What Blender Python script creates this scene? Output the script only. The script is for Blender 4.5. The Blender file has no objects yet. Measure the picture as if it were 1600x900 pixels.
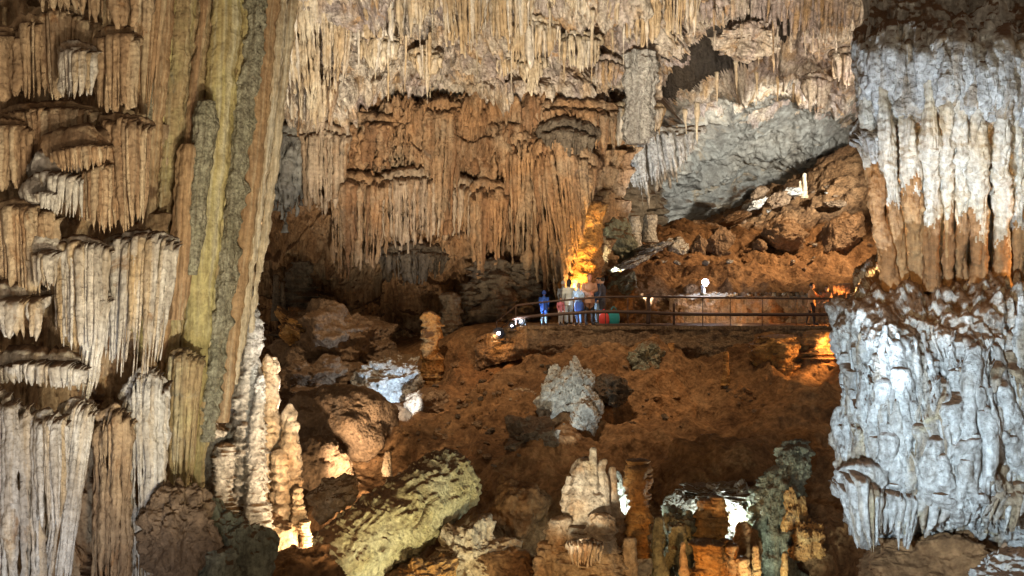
import bpy, math
import numpy as np
from mathutils import Vector, Matrix
from mathutils.bvhtree import BVHTree

SC = bpy.context.scene
COL = SC.collection
FOC = 1715.0                       # focal length in photo pixels
RNG = np.random.default_rng(7)
R = math.radians

def P(x, y, Y):
    """photo pixel + distance in metres -> point in the cave (eye at origin, looking +Y)"""
    return np.array([(x - 800.0) / FOC * Y, Y, (450.0 - y) / FOC * Y])

def PP(a):
    a = np.asarray(a, float)
    return np.stack([(a[..., 0] - 800) / FOC * a[..., 2], a[..., 2], (450 - a[..., 1]) / FOC * a[..., 2]], -1)

# ------------------------------------------------------------------ noise
_g = np.random.default_rng(3)
_PERM = np.concatenate([_g.permutation(256)] * 3).astype(np.int32)
_GR = _g.normal(size=(256, 3)).astype(np.float32)
_GR /= np.linalg.norm(_GR, axis=1, keepdims=True)
_CP = _g.random((256, 3)).astype(np.float32)

def _hash(i, j, k):
    return _PERM[_PERM[_PERM[i & 255] + (j & 255)] + (k & 255)]

def perlin(p, seed=0):
    p = np.asarray(p, np.float32) + np.float32(seed * 17.31)
    i = np.floor(p).astype(np.int32); f = p - i
    u = f * f * f * (f * (f * 6 - 15) + 10)
    out = np.zeros(len(p), np.float32)
    for a in (0, 1):
        wa = u[:, 0] if a else 1 - u[:, 0]
        for b in (0, 1):
            wb = u[:, 1] if b else 1 - u[:, 1]
            for c in (0, 1):
                wc = u[:, 2] if c else 1 - u[:, 2]
                g = _GR[_hash(i[:, 0] + a, i[:, 1] + b, i[:, 2] + c)]
                d = g[:, 0] * (f[:, 0] - a) + g[:, 1] * (f[:, 1] - b) + g[:, 2] * (f[:, 2] - c)
                out += wa * wb * wc * d
    return out * 1.5

def fbm(p, o=4, gain=.5, seed=0):
    s = 0; a = 1.0
    p = np.asarray(p, np.float32)
    for k in range(o):
        s = s + a * perlin(p, seed + k); p = p * 2.03; a *= gain
    return s

def ridge(p, o=3, gain=.5, seed=0):
    s = 0; a = 1.0
    p = np.asarray(p, np.float32)
    for k in range(o):
        s = s + a * (1 - 2 * np.abs(perlin(p, seed + k))); p = p * 2.1; a *= gain
    return s

def worley(p, seed=0):
    p = np.asarray(p, np.float32) + np.float32(seed * 9.7)
    i = np.floor(p).astype(np.int32)
    best = np.full(len(p), 9., np.float32)
    for a in (-1, 0, 1):
        for b in (-1, 0, 1):
            for c in (-1, 0, 1):
                q = i + np.array([a, b, c], np.int32)
                d = q + _CP[_hash(q[:, 0], q[:, 1], q[:, 2])] - p
                best = np.minimum(best, (d * d).sum(1))
    return np.sqrt(best)

def nz3(p, seed):
    return np.stack([perlin(p, seed), perlin(p, seed + 5), perlin(p, seed + 9)], -1)

# displacement recipes: take points (N,3), give metres along the normal
def d_flute(fx=2.2, fz=.2, amp=.3, warp=.35, o=3, seed=0):
    def f(p):
        q = p + warp * nz3(p * np.array([.6, .6, .35]), seed + 30)
        return amp * (ridge(q * np.array([fx, fx, fz]), o, .5, seed) - .6)
    return f

def d_tier(h=2.0, amp=.5, fx=.35, seed=0, wob=.6):
    def f(p):
        w = p[:, 2] / h + wob * fbm(p * np.array([fx, fx, .12]), 3, .55, seed + 3)
        k = np.floor(w); t = w - k
        lip = np.clip((1 - t) / .07, 0, 1)
        lip = lip * lip * (3 - 2 * lip)
        a = .55 + .9 * (perlin(np.stack([p[:, 0] * .25, k * 3.3, p[:, 1] * .25], -1), seed + 8) + .3)
        return amp * np.clip(a, .1, 1.4) * (t ** .8) * lip
    return f

def d_rock(f0=.5, amp=.5, o=5, gain=.5, seed=0):
    return lambda p: amp * fbm(p * f0, o, gain, seed)

def d_crag(f0=.5, amp=.5, o=4, seed=0):
    return lambda p: amp * (ridge(p * f0, o, .5, seed) - .5)

def d_pop(f0=3., amp=.15, seed=0):
    return lambda p: amp * (.55 - worley(p * f0, seed))

def d_sum(*fs):
    return lambda p: sum(f(p) for f in fs)

# ------------------------------------------------------------------ meshes
def tag(o, label=None, cat=None, group=None, kind=None):
    if label: o['label'] = label
    if cat: o['category'] = cat
    if group: o['group'] = group
    if kind: o['kind'] = kind
    return o

def empty(name, loc, label=None, cat=None, group=None, rz=0):
    o = bpy.data.objects.new(name, None); COL.objects.link(o)
    o.location = [float(v) for v in loc]; o.rotation_euler = (0, 0, rz); o.empty_display_size = .2
    return tag(o, label, cat, group)

def world_loc(o):
    return np.array((o.matrix_world if False else Matrix.Translation(o.location)).translation)

class Geo:
    def __init__(s):
        s.V = []; s.N = []; s.T = []; s.A = []; s.F = []; s.n = 0; s.M = []

    def add(s, V, F, N=None, tone=0.5, amp=1.0, mi=0):
        V = np.asarray(V, float)
        s.V.append(V)
        s.N.append(np.zeros_like(V) if N is None else np.asarray(N, float))
        s.T.append(np.broadcast_to(np.asarray(tone, float), (len(V),)))
        s.A.append(np.broadcast_to(np.asarray(amp, float), (len(V),)))
        F = np.asarray(F, np.int64) + s.n
        s.F.append(F); s.M.append(np.full(len(F), mi, np.int32)); s.n += len(V)
        return s

    def tube(s, path, rad, n=12, tone=.5, amp=1.0, squash=1.0, axis=None, caps=True, mi=0, phase=0.):
        """rings round a path; horizontal rings unless axis='free'"""
        path = np.asarray(path, float); rad = np.asarray(rad, float); m = len(path)
        a = np.linspace(0, 2 * np.pi, n, endpoint=False) + phase
        c, d = np.cos(a), np.sin(a)
        if axis == 'free':
            t = np.gradient(path, axis=0); t /= np.linalg.norm(t, axis=1, keepdims=True) + 1e-9
            ref = np.array([0, 0, 1.]) if abs(t[:, 2]).max() < .9 else np.array([1., 0, 0]) if abs(t[:, 0]).max() < .9 else np.array([0, 1., 0])
            u = np.cross(t, ref); u /= np.linalg.norm(u, axis=1, keepdims=True) + 1e-9
            w = np.cross(u, t)
            N = u[:, None, :] * c[None, :, None] + w[:, None, :] * d[None, :, None]
        else:
            N = np.stack([np.broadcast_to(c, (m, n)), np.broadcast_to(d * squash, (m, n)), np.zeros((m, n))], -1)
        V = path[:, None, :] + N * rad[:, None, None]
        i, j = np.meshgrid(np.arange(m - 1), np.arange(n), indexing='ij')
        jn = (j + 1) % n
        F = np.stack([i * n + j, (i + 1) * n + j, (i + 1) * n + jn, i * n + jn], -1).reshape(-1, 4)
        if path[-1, 2] > path[0, 2]: F = F[:, ::-1]
        V = V.reshape(-1, 3); N = N.reshape(-1, 3)
        if caps:
            V = np.vstack([V, path[0], path[-1]]); N = np.vstack([N, N[0] * 0, N[0] * 0])
            k = np.arange(n); kn = (k + 1) % n
            z0 = np.stack([k, kn, np.full(n, m * n), np.full(n, m * n)], -1)
            z1 = np.stack([(m - 1) * n + kn, (m - 1) * n + k, np.full(n, m * n + 1), np.full(n, m * n + 1)], -1)
            if path[-1, 2] > path[0, 2]: z0, z1 = z0[:, [1, 0, 2, 3]], z1[:, [1, 0, 2, 3]]
            F = np.vstack([F, z0, z1])
        return s.add(V, F, N, tone, amp, mi)

    def box(s, c, size, rot=None, mi=0, tone=.5):
        v = np.array([[x, y, z] for x in (-.5, .5) for y in (-.5, .5) for z in (-.5, .5)]) * np.asarray(size, float)
        if rot is not None: v = v @ np.array(rot).T
        return s.add(v + np.asarray(c, float), [[0, 1, 3, 2], [4, 6, 7, 5], [0, 4, 5, 1], [2, 3, 7, 6], [0, 2, 6, 4], [1, 5, 7, 3]], None, tone, 0, mi)

    def arrays(s):
        return np.vstack(s.V), np.vstack(s.N), np.concatenate(s.T), np.concatenate(s.A)

    def displace(s, fn):
        V, N, T, A = s.arrays()
        V = V + N * (fn(V) * A)[:, None]
        s.V = [V]; s.N = [N]; s.T = [T]; s.A = [A]
        return s

    def build(s, name, mat, parent=None, smooth=True, label=None, cat=None, group=None, kind=None, origin=None):
        V, N, T, A = s.arrays(); F = np.vstack(s.F); M = np.concatenate(s.M)
        if origin is None:
            if parent is not None: origin = np.array(parent.get('_o', (0, 0, 0)))
            elif kind == 'structure' or kind == 'stuff': origin = np.zeros(3)
            else:
                lo, hi = V.min(0), V.max(0); origin = np.array([(lo[0] + hi[0]) / 2, (lo[1] + hi[1]) / 2, lo[2]])
        V = V - origin
        me = bpy.data.meshes.new(name)
        tri = F[:, 2] == F[:, 3]
        tot = np.where(tri, 3, 4).astype(np.int32)
        loops = F.reshape(-1)
        keep = np.ones(F.shape, bool); keep[tri, 3] = False
        loops = loops[keep.reshape(-1)].astype(np.int32)
        start = np.concatenate([[0], np.cumsum(tot)[:-1]]).astype(np.int32)
        me.vertices.add(len(V)); me.vertices.foreach_set('co', V.astype(np.float32).ravel())
        me.loops.add(len(loops)); me.loops.foreach_set('vertex_index', loops)
        me.polygons.add(len(F)); me.polygons.foreach_set('loop_start', start); me.polygons.foreach_set('loop_total', tot)
        me.polygons.foreach_set('material_index', M)
        me.polygons.foreach_set('use_smooth', np.full(len(F), smooth))
        me.update(calc_edges=True); me.validate()
        at = me.attributes.new('tone', 'FLOAT', 'POINT')
        if len(at.data) == len(T): at.data.foreach_set('value', T.astype(np.float32))
        for m in (mat if isinstance(mat, (list, tuple)) else [mat]): me.materials.append(m)
        o = bpy.data.objects.new(name, me); COL.objects.link(o)
        if parent is not None: o.parent = parent
        if parent is None: o.location = [float(v) for v in origin]
        else: o.location = (0, 0, 0)
        o['_o'] = [float(v) for v in origin]
        return tag(o, label, cat, group, kind)

def thing(name, loc, label, cat, group=None):
    o = empty(name, loc, label, cat, group); o['_o'] = [float(v) for v in loc]
    return o

def cr(a, n):
    """Catmull-Rom resample along axis 0"""
    a = np.asarray(a, float); m = len(a)
    u = np.linspace(0, m - 1, n); i = np.clip(np.floor(u).astype(int), 0, m - 2); t = u - i
    g = lambda k: a[np.clip(k, 0, m - 1)]
    p0, p1, p2, p3 = g(i - 1), g(i), g(i + 1), g(i + 2)
    t = t.reshape((-1,) + (1,) * (a.ndim - 1))
    return .5 * (2 * p1 + (p2 - p0) * t + (2 * p0 - 5 * p1 + 4 * p2 - p3) * t ** 2 + (3 * p1 - p0 - 3 * p2 + p3) * t ** 3)

def lin(pts, s):
    pts = np.asarray(pts, float)
    L = np.concatenate([[0], np.cumsum(np.hypot(*np.diff(pts[:, :2], axis=0).T))]); L /= L[-1]
    return np.array([np.interp(s, L, pts[:, k]) for k in range(pts.shape[1])]).T

def sheet_geo(net, nr, nc, fn, tonef=None, post=None):
    W = PP(net)
    W = cr(W, nr); W = np.swapaxes(cr(np.swapaxes(W, 0, 1), nc), 0, 1)
    def norm(W):
        du = np.gradient(W, axis=1); dv = np.gradient(W, axis=0)
        N = np.cross(dv, du); N /= np.linalg.norm(N, axis=-1, keepdims=True) + 1e-9
        return N
    N = norm(W)
    flip = (N * W).sum(-1).mean() > 0
    if flip: N = -N
    p = W.reshape(-1, 3); n = N.reshape(-1, 3)
    d = fn(p)
    if post is not None:
        d = d * post
    V = p + n * d[:, None]
    i, j = np.meshgrid(np.arange(nr - 1), np.arange(nc - 1), indexing='ij')
    F = np.stack([i * nc + j, (i + 1) * nc + j, (i + 1) * nc + j + 1, i * nc + j + 1], -1).reshape(-1, 4)
    if flip: F = F[:, ::-1]
    tone = .5 + .5 * perlin(p * np.array([2.5, 2.5, .25]), 77) if tonef is None else tonef(V)
    g = Geo(); g.add(V, F, n, np.clip(tone, 0, 1), 1)
    return g

def bvh_of(o):
    me = o.data
    return BVHTree.FromPolygons([v.co + o.location for v in me.vertices], [tuple(p.vertices) for p in me.polygons])

def hit(bvhs, x, y):
    """where the ground lies on the line of sight of a photo pixel"""
    d = Vector(P(x, y, 1.0)).normalized(); best = None
    for b in bvhs:
        h = b.ray_cast(Vector((0, 0, 0)), d)
        if h[0] is not None and (best is None or h[3] < best[1]): best = (np.array(h[0]), h[3])
    return None if best is None else best[0]

# ------------------------------------------------------------------ materials
def nn(t, kind, **kw):
    n = t.nodes.new(kind)
    for k, v in kw.items():
        if k.startswith('_'): n.inputs[k[1:].replace('_', ' ')].default_value = v
        else: setattr(n, k, v)
    return n

def rgb(c): return (c[0], c[1], c[2], 1)

def rock(name, a, b, c, soil=None, soil_lo=.45, soil_hi=.8, sc=1., streak=(1.6, .12), bump=.6, rough=.7, speck=.35, spec=.35, tone=.7, stain=None, stain_at=.58, spots=None, spots_at=.6, line=.5):
    """a/b: patches, c: run-off streaks, soil: earth lying on up-facing faces, stain: iron patches"""
    m = bpy.data.materials.new(name); m.use_nodes = True; t = m.node_tree; t.nodes.clear(); L = t.links.new
    out = nn(t, 'ShaderNodeOutputMaterial'); bs = nn(t, 'ShaderNodeBsdfPrincipled')
    L(bs.outputs[0], out.inputs[0])
    geo = nn(t, 'ShaderNodeNewGeometry'); pos = geo.outputs['Position']
    def noise(scale, detail=5, vec=None, r=.55, dist=0.):
        n = nn(t, 'ShaderNodeTexNoise', _Scale=scale, _Detail=detail, _Roughness=r, _Distortion=dist); L(vec or pos, n.inputs['Vector']); return n.outputs['Fac']
    def ramp(f, lo, hi):
        n = nn(t, 'ShaderNodeMapRange', interpolation_type='SMOOTHSTEP'); L(f, n.inputs[0]); n.inputs[1].default_value = lo; n.inputs[2].default_value = hi; return n.outputs[0]
    def mix(f, x, y, mode='MIX'):
        n = nn(t, 'ShaderNodeMix', data_type='RGBA', blend_type=mode)
        for s, v in ((n.inputs[0], f), (n.inputs[6], x), (n.inputs[7], y)):
            if isinstance(v, (int, float)): s.default_value = v
            elif isinstance(v, (tuple, list)): s.default_value = rgb(v)
            else: L(v, s)
        return n.outputs[2]
    def math_(op, x, y):
        n = nn(t, 'ShaderNodeMath', operation=op)
        for s, v in ((n.inputs[0], x), (n.inputs[1], y)):
            if isinstance(v, (int, float)): s.default_value = v
            else: L(v, s)
        return n.outputs[0]
    mp = nn(t, 'ShaderNodeMapping'); L(pos, mp.inputs['Vector']); mp.inputs['Scale'].default_value = (streak[0], streak[0], streak[1])
    st = noise(sc, 7, mp.outputs[0], .62, .4)
    big = noise(.45 * sc, 5, None, .6, .6)
    col = mix(ramp(big, .4, .62), a, b)
    at = nn(t, 'ShaderNodeAttribute', attribute_name='tone')
    tf = math_('ADD', math_('MULTIPLY', st, 1.0), math_('MULTIPLY', at.outputs['Fac'], tone * .5))
    col = mix(ramp(tf, .62, .95), col, c)
    if stain is not None:
        s2 = noise(.8 * sc, 6, None, .65, 1.2)
        col = mix(math_('MULTIPLY', ramp(s2, stain_at, stain_at + .12), .85), col, stain)
    if spots is not None:
        s3 = noise(2.6 * sc, 7, None, .7, .8)
        col = mix(math_('MULTIPLY', ramp(s3, spots_at, spots_at + .1), .8), col, spots)
    mp2 = nn(t, 'ShaderNodeMapping'); L(pos, mp2.inputs['Vector']); mp2.inputs['Scale'].default_value = (streak[0] * 5, streak[0] * 5, streak[1] * 4)
    ln = noise(sc, 4, mp2.outputs[0], .6)
    col = mix(line, col, mix(ramp(ln, .34, .64), (.42, .36, .30), (1.22, 1.2, 1.16)), 'MULTIPLY')
    fine = noise(7 * sc, 6, None, .7)
    col = mix(speck, col, mix(ramp(fine, .32, .68), (.28, .25, .22), (1.3, 1.3, 1.3)), 'MULTIPLY')
    if soil is not None:
        sx = nn(t, 'ShaderNodeSeparateXYZ'); L(geo.outputs['Normal'], sx.inputs[0])
        up = math_('ADD', sx.outputs[2], math_('MULTIPLY', math_('SUBTRACT', noise(2.2 * sc, 5), .5), .9))
        col = mix(ramp(up, soil_lo, soil_hi), col, soil)
    L(col, bs.inputs['Base Color'])
    bs.inputs['Specular IOR Level'].default_value = spec
    rr = nn(t, 'ShaderNodeMapRange'); L(big, rr.inputs[0]); rr.inputs[3].default_value = rough - .18; rr.inputs[4].default_value = min(1, rough + .15)
    L(rr.outputs[0], bs.inputs['Roughness'])
    b1 = nn(t, 'ShaderNodeBump', _Strength=bump, _Distance=.2 / sc); L(noise(4.5 * sc, 9, None, .68), b1.inputs['Height'])
    b2 = nn(t, 'ShaderNodeBump', _Strength=bump * .7, _Distance=.07 / sc)
    vo = nn(t, 'ShaderNodeTexVoronoi', _Scale=9 * sc); L(pos, vo.inputs['Vector'])
    L(vo.outputs['Distance'], b2.inputs['Height']); L(b1.outputs[0], b2.inputs['Normal']); L(b2.outputs[0], bs.inputs['Normal'])
    return m

def plain(name, c, rough=.6, metal=0., emit=None, es=1., var=.15, vs=14.):
    m = bpy.data.materials.new(name); m.use_nodes = True; t = m.node_tree
    bs = t.nodes['Principled BSDF']; bs.inputs['Roughness'].default_value = rough; bs.inputs['Metallic'].default_value = metal
    n = nn(t, 'ShaderNodeTexNoise', _Scale=vs, _Detail=4)
    geo = nn(t, 'ShaderNodeNewGeometry'); t.links.new(geo.outputs['Position'], n.inputs['Vector'])
    mx = nn(t, 'ShaderNodeMix', data_type='RGBA'); mx.inputs[6].default_value = rgb([v * (1 - var) for v in c]); mx.inputs[7].default_value = rgb([min(1, v * (1 + var)) for v in c])
    t.links.new(n.outputs['Fac'], mx.inputs[0]); t.links.new(mx.outputs[2], bs.inputs['Base Color'])
    if emit: bs.inputs['Emission Color'].default_value = rgb(emit); bs.inputs['Emission Strength'].default_value = es
    return m

SOIL = (.105, .052, .022)
CREAM = (.56, .44, .29); TAN = (.43, .29, .16); OCHRE = (.43, .22, .07); BROWN = (.17, .09, .042); WHITE = (.66, .63, .57); GREY = (.31, .30, .28)
M = {}
M['left'] = rock('flowstone_buff', (.46, .32, .19), (.37, .235, .13), (.60, .47, .31), SOIL, .6, .9, 1.3, bump=.7, stain=(.36, .19, .08), stain_at=.57, spots=(.22, .14, .085), spots_at=.6)
M['leftwhite'] = rock('flowstone_pale', (.56, .50, .42), (.66, .62, .56), (.50, .36, .20), SOIL, .55, .85, 1.3, bump=.8, stain=(.36, .22, .11), stain_at=.58, spots=(.27, .19, .12), spots_at=.6)
M['pipe'] = rock('flowstone_olive', (.46, .39, .19), (.38, .27, .14), (.58, .52, .36), (.12, .08, .04), .6, .9, 1.4, streak=(2.4, .07), bump=.6, stain=(.27, .26, .20), stain_at=.6)
M['pipeyellow'] = rock('flowstone_yellow', (.50, .43, .19), (.42, .33, .15), (.58, .53, .36), (.12, .08, .04), .6, .9, 1.4, streak=(2.4, .06), bump=.45)
M['pipegrey'] = rock('flowstone_greygreen', (.38, .36, .25), (.44, .41, .30), (.24, .20, .12), (.12, .08, .04), .6, .9, 2.0, bump=1.0, speck=.6)
M['pipebrown'] = rock('flowstone_brown', (.42, .27, .14), (.34, .21, .11), (.52, .40, .25), (.1, .05, .02), .6, .9, 1.4, streak=(2.4, .06), bump=.4)
M['pipecream'] = rock('flowstone_cream', (.58, .48, .33), (.50, .38, .24), (.70, .64, .52), (.12, .08, .04), .6, .9, 1.4, streak=(2.4, .06), bump=.4)
M['centre'] = rock('flowstone_orange', (.42, .25, .125), (.38, .28, .18), (.25, .135, .065), SOIL, .4, .75, .8, streak=(1.8, .12), bump=.8, stain=(.17, .13, .10), stain_at=.6, spots=(.11, .07, .045), spots_at=.62)
M['centrepale'] = rock('flowstone_ivory', (.50, .40, .29), (.42, .33, .24), (.36, .22, .11), SOIL, .4, .75, .8, streak=(1.8, .1), bump=.7, stain=(.24, .20, .16), stain_at=.6)
M['ceil'] = rock('ceiling_rock', (.62, .55, .45), (.43, .36, .33), (.50, .34, .18), (.2, .13, .08), .5, .8, 1., streak=(1.2, .5), bump=.6, stain=(.46, .27, .11), stain_at=.57, speck=.6, spots=(.15, .115, .09), spots_at=.54)
M['ceilfringe'] = rock('ceiling_calcite', (.62, .53, .38), (.52, .38, .22), (.70, .65, .56), (.3, .2, .1), .6, .9, .8, streak=(2.2, .08), bump=.5)
M['grey'] = rock('grey_limestone', (.31, .31, .285), (.40, .38, .33), (.16, .15, .135), (.13, .08, .045), .55, .8, .5, streak=(.5, 1.6), bump=.7, stain=(.38, .30, .20), stain_at=.57, spots=(.13, .125, .12), spots_at=.62)
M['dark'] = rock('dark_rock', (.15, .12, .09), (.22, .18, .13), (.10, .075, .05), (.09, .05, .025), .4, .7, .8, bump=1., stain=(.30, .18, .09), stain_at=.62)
M['cleft'] = rock('cleft_shade_rock', (.06, .05, .04), (.09, .07, .05), (.045, .035, .025), sc=.8, bump=1.)  # near-black: the shade inside the roof cleft is put into the colour
M['soil'] = rock('cave_earth', (.27, .145, .064), (.14, .072, .032), (.30, .175, .085), None, sc=.9, streak=(.9, .9), bump=.7, rough=.85, spec=.2, stain=(.28, .16, .07), stain_at=.62, speck=.5)
M['boulder'] = rock('boulder_rock', (.30, .20, .12), (.25, .165, .10), (.20, .12, .06), (.13, .07, .03), .55, .85, 1., streak=(1, 1), bump=1., stain=(.16, .11, .07), stain_at=.6)
M['blue'] = rock('white_calcite', (.62, .62, .60), (.52, .50, .47), (.34, .25, .155), (.125, .055, .02), .55, .8, 1.5, streak=(1.8, .2), bump=.9, speck=.5, stain=(.50, .42, .26), stain_at=.6)
M['pillarfoot'] = rock('rusty_shaded_calcite', (.36, .19, .075), (.28, .145, .06), (.45, .28, .13), (.13, .06, .02), .6, .9, 1.5, streak=(2., .1), bump=.6, speck=.4)  # rust brown that also carries the shade below the lamp line
M['blocktop'] = rock('earthy_calcite', (.56, .54, .50), (.44, .41, .36), (.66, .65, .60), (.15, .075, .032), .12, .5, 1.5, bump=1., speck=.6, spots=(.17, .09, .04), spots_at=.52)
M['bluepillar'] = rock('pillar_calcite', (.58, .54, .46), (.50, .41, .28), (.62, .60, .54), (.13, .06, .02), .5, .8, 1.5, streak=(2., .1), bump=.6, speck=.4)
M['stag'] = rock('stalagmite_calcite', (.52, .40, .26), (.60, .52, .42), (.40, .22, .09), (.15, .08, .035), .6, .9, 1.2, streak=(1., 1.), bump=.9, speck=.45)
M['stagorange'] = rock('stalagmite_amber', (.48, .25, .07), (.42, .20, .06), (.56, .38, .17), (.12, .06, .025), .45, .75, 1.2, streak=(.8, 2.2), bump=.9, stain=(.09, .05, .03), stain_at=.6, spots=(.07, .04, .022), spots_at=.56)
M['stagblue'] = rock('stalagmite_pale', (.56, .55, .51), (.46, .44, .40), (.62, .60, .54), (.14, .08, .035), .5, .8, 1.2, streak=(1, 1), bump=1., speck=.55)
M['greenrock'] = rock('algae_rock', (.22, .23, .165), (.29, .285, .21), (.15, .145, .09), (.13, .075, .035), .5, .8, 1.2, bump=1., speck=.55)
# ------------------------------------------------------------------ formation builders
def flute_path(x, yt, yb, Y, hood=.35, lean=0., n=18, wob=.05, seed=0):
    a, b = P(x, yt, Y), P(x + lean, yb, Y)
    t = np.linspace(0, 1, n) ** 1.15
    p = a + (b - a) * t[:, None]
    L = np.linalg.norm(b - a)
    h = min(.25, .5 * hood / max(L, .1)) + .03
    k = np.clip(t / h, 0, 1)
    p[:, 1] += hood * (1 - np.sqrt(np.clip(1 - (1 - k) ** 2, 0, 1)))        # the lip curls back into the wall
    rg = np.random.default_rng(seed)
    p[:, 0] += wob * np.sin(t * rg.uniform(2, 6) + rg.uniform(0, 6)) * t
    return p, t

def flute_rad(t, r, tip=.25, rg=None, taper=1.6, top=.75):
    q = r * (1 - (1 - tip) * t ** taper)
    q = q * (top + (1 - top) * np.clip(t / .08, 0, 1))
    q[-1] *= .35; q[-2] *= .8
    if rg is not None:
        q = q * (1 + .10 * np.interp(t, np.linspace(0, 1, 7), rg.normal(size=7)))
    return np.clip(q, .006, None)

_cs = [100]
def curtain(name, label, cat, mat, top, bot, Y, n, group=None, w=1.0, bulge=.4, rows=2, lean=0., jit=.25, hood=.4, tip=.3, taper=1.8,
            kids=0, sides=9, amp=.05, ff=3.0, lump=True, seed=None, rr=(.65, 1.5), tone=None):
    """a drapery tier: a ragged row of flutes that hang from a rounded lip; the longest ones are parts of their own"""
    _cs[0] += 1
    rg = np.random.default_rng(seed or _cs[0])
    W = abs(top[-1][0] - top[0][0]) / FOC * Y
    items = []
    for row in range(rows):
        m = n if row == 0 else int(n * .8)
        sp = W / m
        for i in range(m):
            s = np.clip((i + rg.uniform(.1, .9)) / m, 0, 1)
            x, yt = lin(top, s)[:2]; xb, yb = lin(bot, s)[:2]
            yb = yb - (rg.random() ** 1.5) * (yb - yt) * jit - row * (yb - yt) * .04
            yt = yt + rg.uniform(-.03, .04) * (yb - yt) - row * 1.5
            d = Y - bulge * math.sin(math.pi * s) ** .7 + row * sp * .9 + rg.uniform(-.3, .3) * sp
            r = sp * rg.uniform(*rr) * .62 * w
            items.append((yb - yt, x, yt, xb, yb, d, r))
    g = Geo(); items.sort(key=lambda q: -q[0] * (1 + 3 * q[6]))
    parts = []
    for k, (L, x, yt, xb, yb, d, r) in enumerate(items):
        nseg = int(np.clip(L / 5, 12, 42))
        path, t = flute_path(x, yt, yb, d, hood * rg.uniform(.7, 1.3), xb - x + lean, nseg, r * .35, int(rg.integers(1e6)))
        rad = flute_rad(t, r, tip * rg.uniform(.6, 1.3), rg, taper)
        tn = rg.random() if tone is None else np.clip(tone + rg.normal() * .15, 0, 1)
        G = g
        if k < kids: G = Geo(); parts.append(G)
        G.tube(path, rad, sides, tn, min(r / .1, 1.6), squash=rg.uniform(.9, 1.3))
    if lump:                                                            # the rock shelf the tier hangs from
        m = 26
        s = np.linspace(0, 1, m)
        tp = lin(top, s)
        path = np.stack([tp[:, 0], tp[:, 1] + 2, Y - bulge * np.sin(np.pi * s) ** .7 + hood * .8 + .1], -1)
        path = PP(path); rr_ = max(hood * .5, .10) * (1 + .12 * rg.normal(size=m)) * (.5 + .5 * np.sin(np.pi * np.clip(s, .02, .98)) ** .4)
        g.tube(path, rr_, 10, .5, .9, axis='free')
    fn = d_sum(lambda p: amp * fbm(p * np.array([ff, ff, ff * .45]), 4, .6, 5), lambda p: amp * .5 * fbm(p * np.array([ff * 2.5, ff * 2.5, ff * 1.8]), 3, .6, 9))
    g.displace(fn)
    o = g.build(name, mat, label=label, cat=cat, group=group)
    for G in parts:
        G.displace(fn); G.build('stalactite', mat, parent=o)
    return o

def hang(mat, specs, label, group, Y, seed=0, name='stalactite', amp=.05, tip=.12, labels=None):
    """single stalactites: (x, y_top, y_tip, width)"""
    rg = np.random.default_rng(seed)
    for k, sp in enumerate(specs):
        x, yt, yb, w = sp[:4]; d = sp[4] if len(sp) > 4 else Y
        r = w / 2 / FOC * d
        path, t = flute_path(x, yt, yb, d, .05, rg.uniform(-2, 2), int(np.clip((yb - yt) / 4, 12, 40)), r * .3, int(rg.integers(1e6)))
        g = Geo().tube(path, flute_rad(t, r, tip, rg, 1.3, .95), 10, rg.random(), r / .1)
        g.displace(lambda p: amp * fbm(p * np.array([4, 4, 2.]), 4, .6, 3))
        g.build(name, mat, label=(labels[k] if labels else label), cat='stalactite', group=group)

def stag_geo(g, base, h, r, style='plates', tone=.5, n=40, m=60, seed=0, lean=(0, 0), tiprad=.3, flare=.35, ring=.12, nring=9):
    """one stalagmite body: stacked plates, knobs or a smooth cone"""
    rg = np.random.default_rng(seed)
    t = np.linspace(0, 1, m)
    prof = (1 - (1 - tiprad) * t ** 1.2) * (1 + flare * np.exp(-t * 6))
    ph = t * nring + .35 * np.interp(t, np.linspace(0, 1, 9), rg.normal(size=9))
    fr = ph - np.floor(ph); amp = .4 + rg.random(64)[np.floor(ph).astype(int) % 64]
    if style == 'plates': prof = prof * (1 + ring * amp * (1 - fr) ** 1.5 - ring * .5)
    elif style == 'knobs': prof = prof * (1 + ring * amp * np.sin(np.pi * fr) ** .8 - ring * .5)
    prof = prof * np.sqrt(np.clip(1 - (np.clip(t - .93, 0, 1) / .07) ** 2, .02, 1))
    sway = np.stack([np.interp(t, np.linspace(0, 1, 6), rg.normal(size=6) * r * .12), np.interp(t, np.linspace(0, 1, 6), rg.normal(size=6) * r * .12), t * 0], -1)
    path = np.asarray(base) + np.stack([lean[0] * t, lean[1] * t, h * t], -1) + sway
    g.tube(path, r * prof, n, tone, r / .5, squash=.9)

def stal_disp(f=1., a=.16):
    return d_sum(d_rock(1.6 * f, a * .9, 5, .55, 2), d_flute(4. * f, .5, a * .55, .3, 2, 4), d_pop(5 * f, a * .5, 3))

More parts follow.
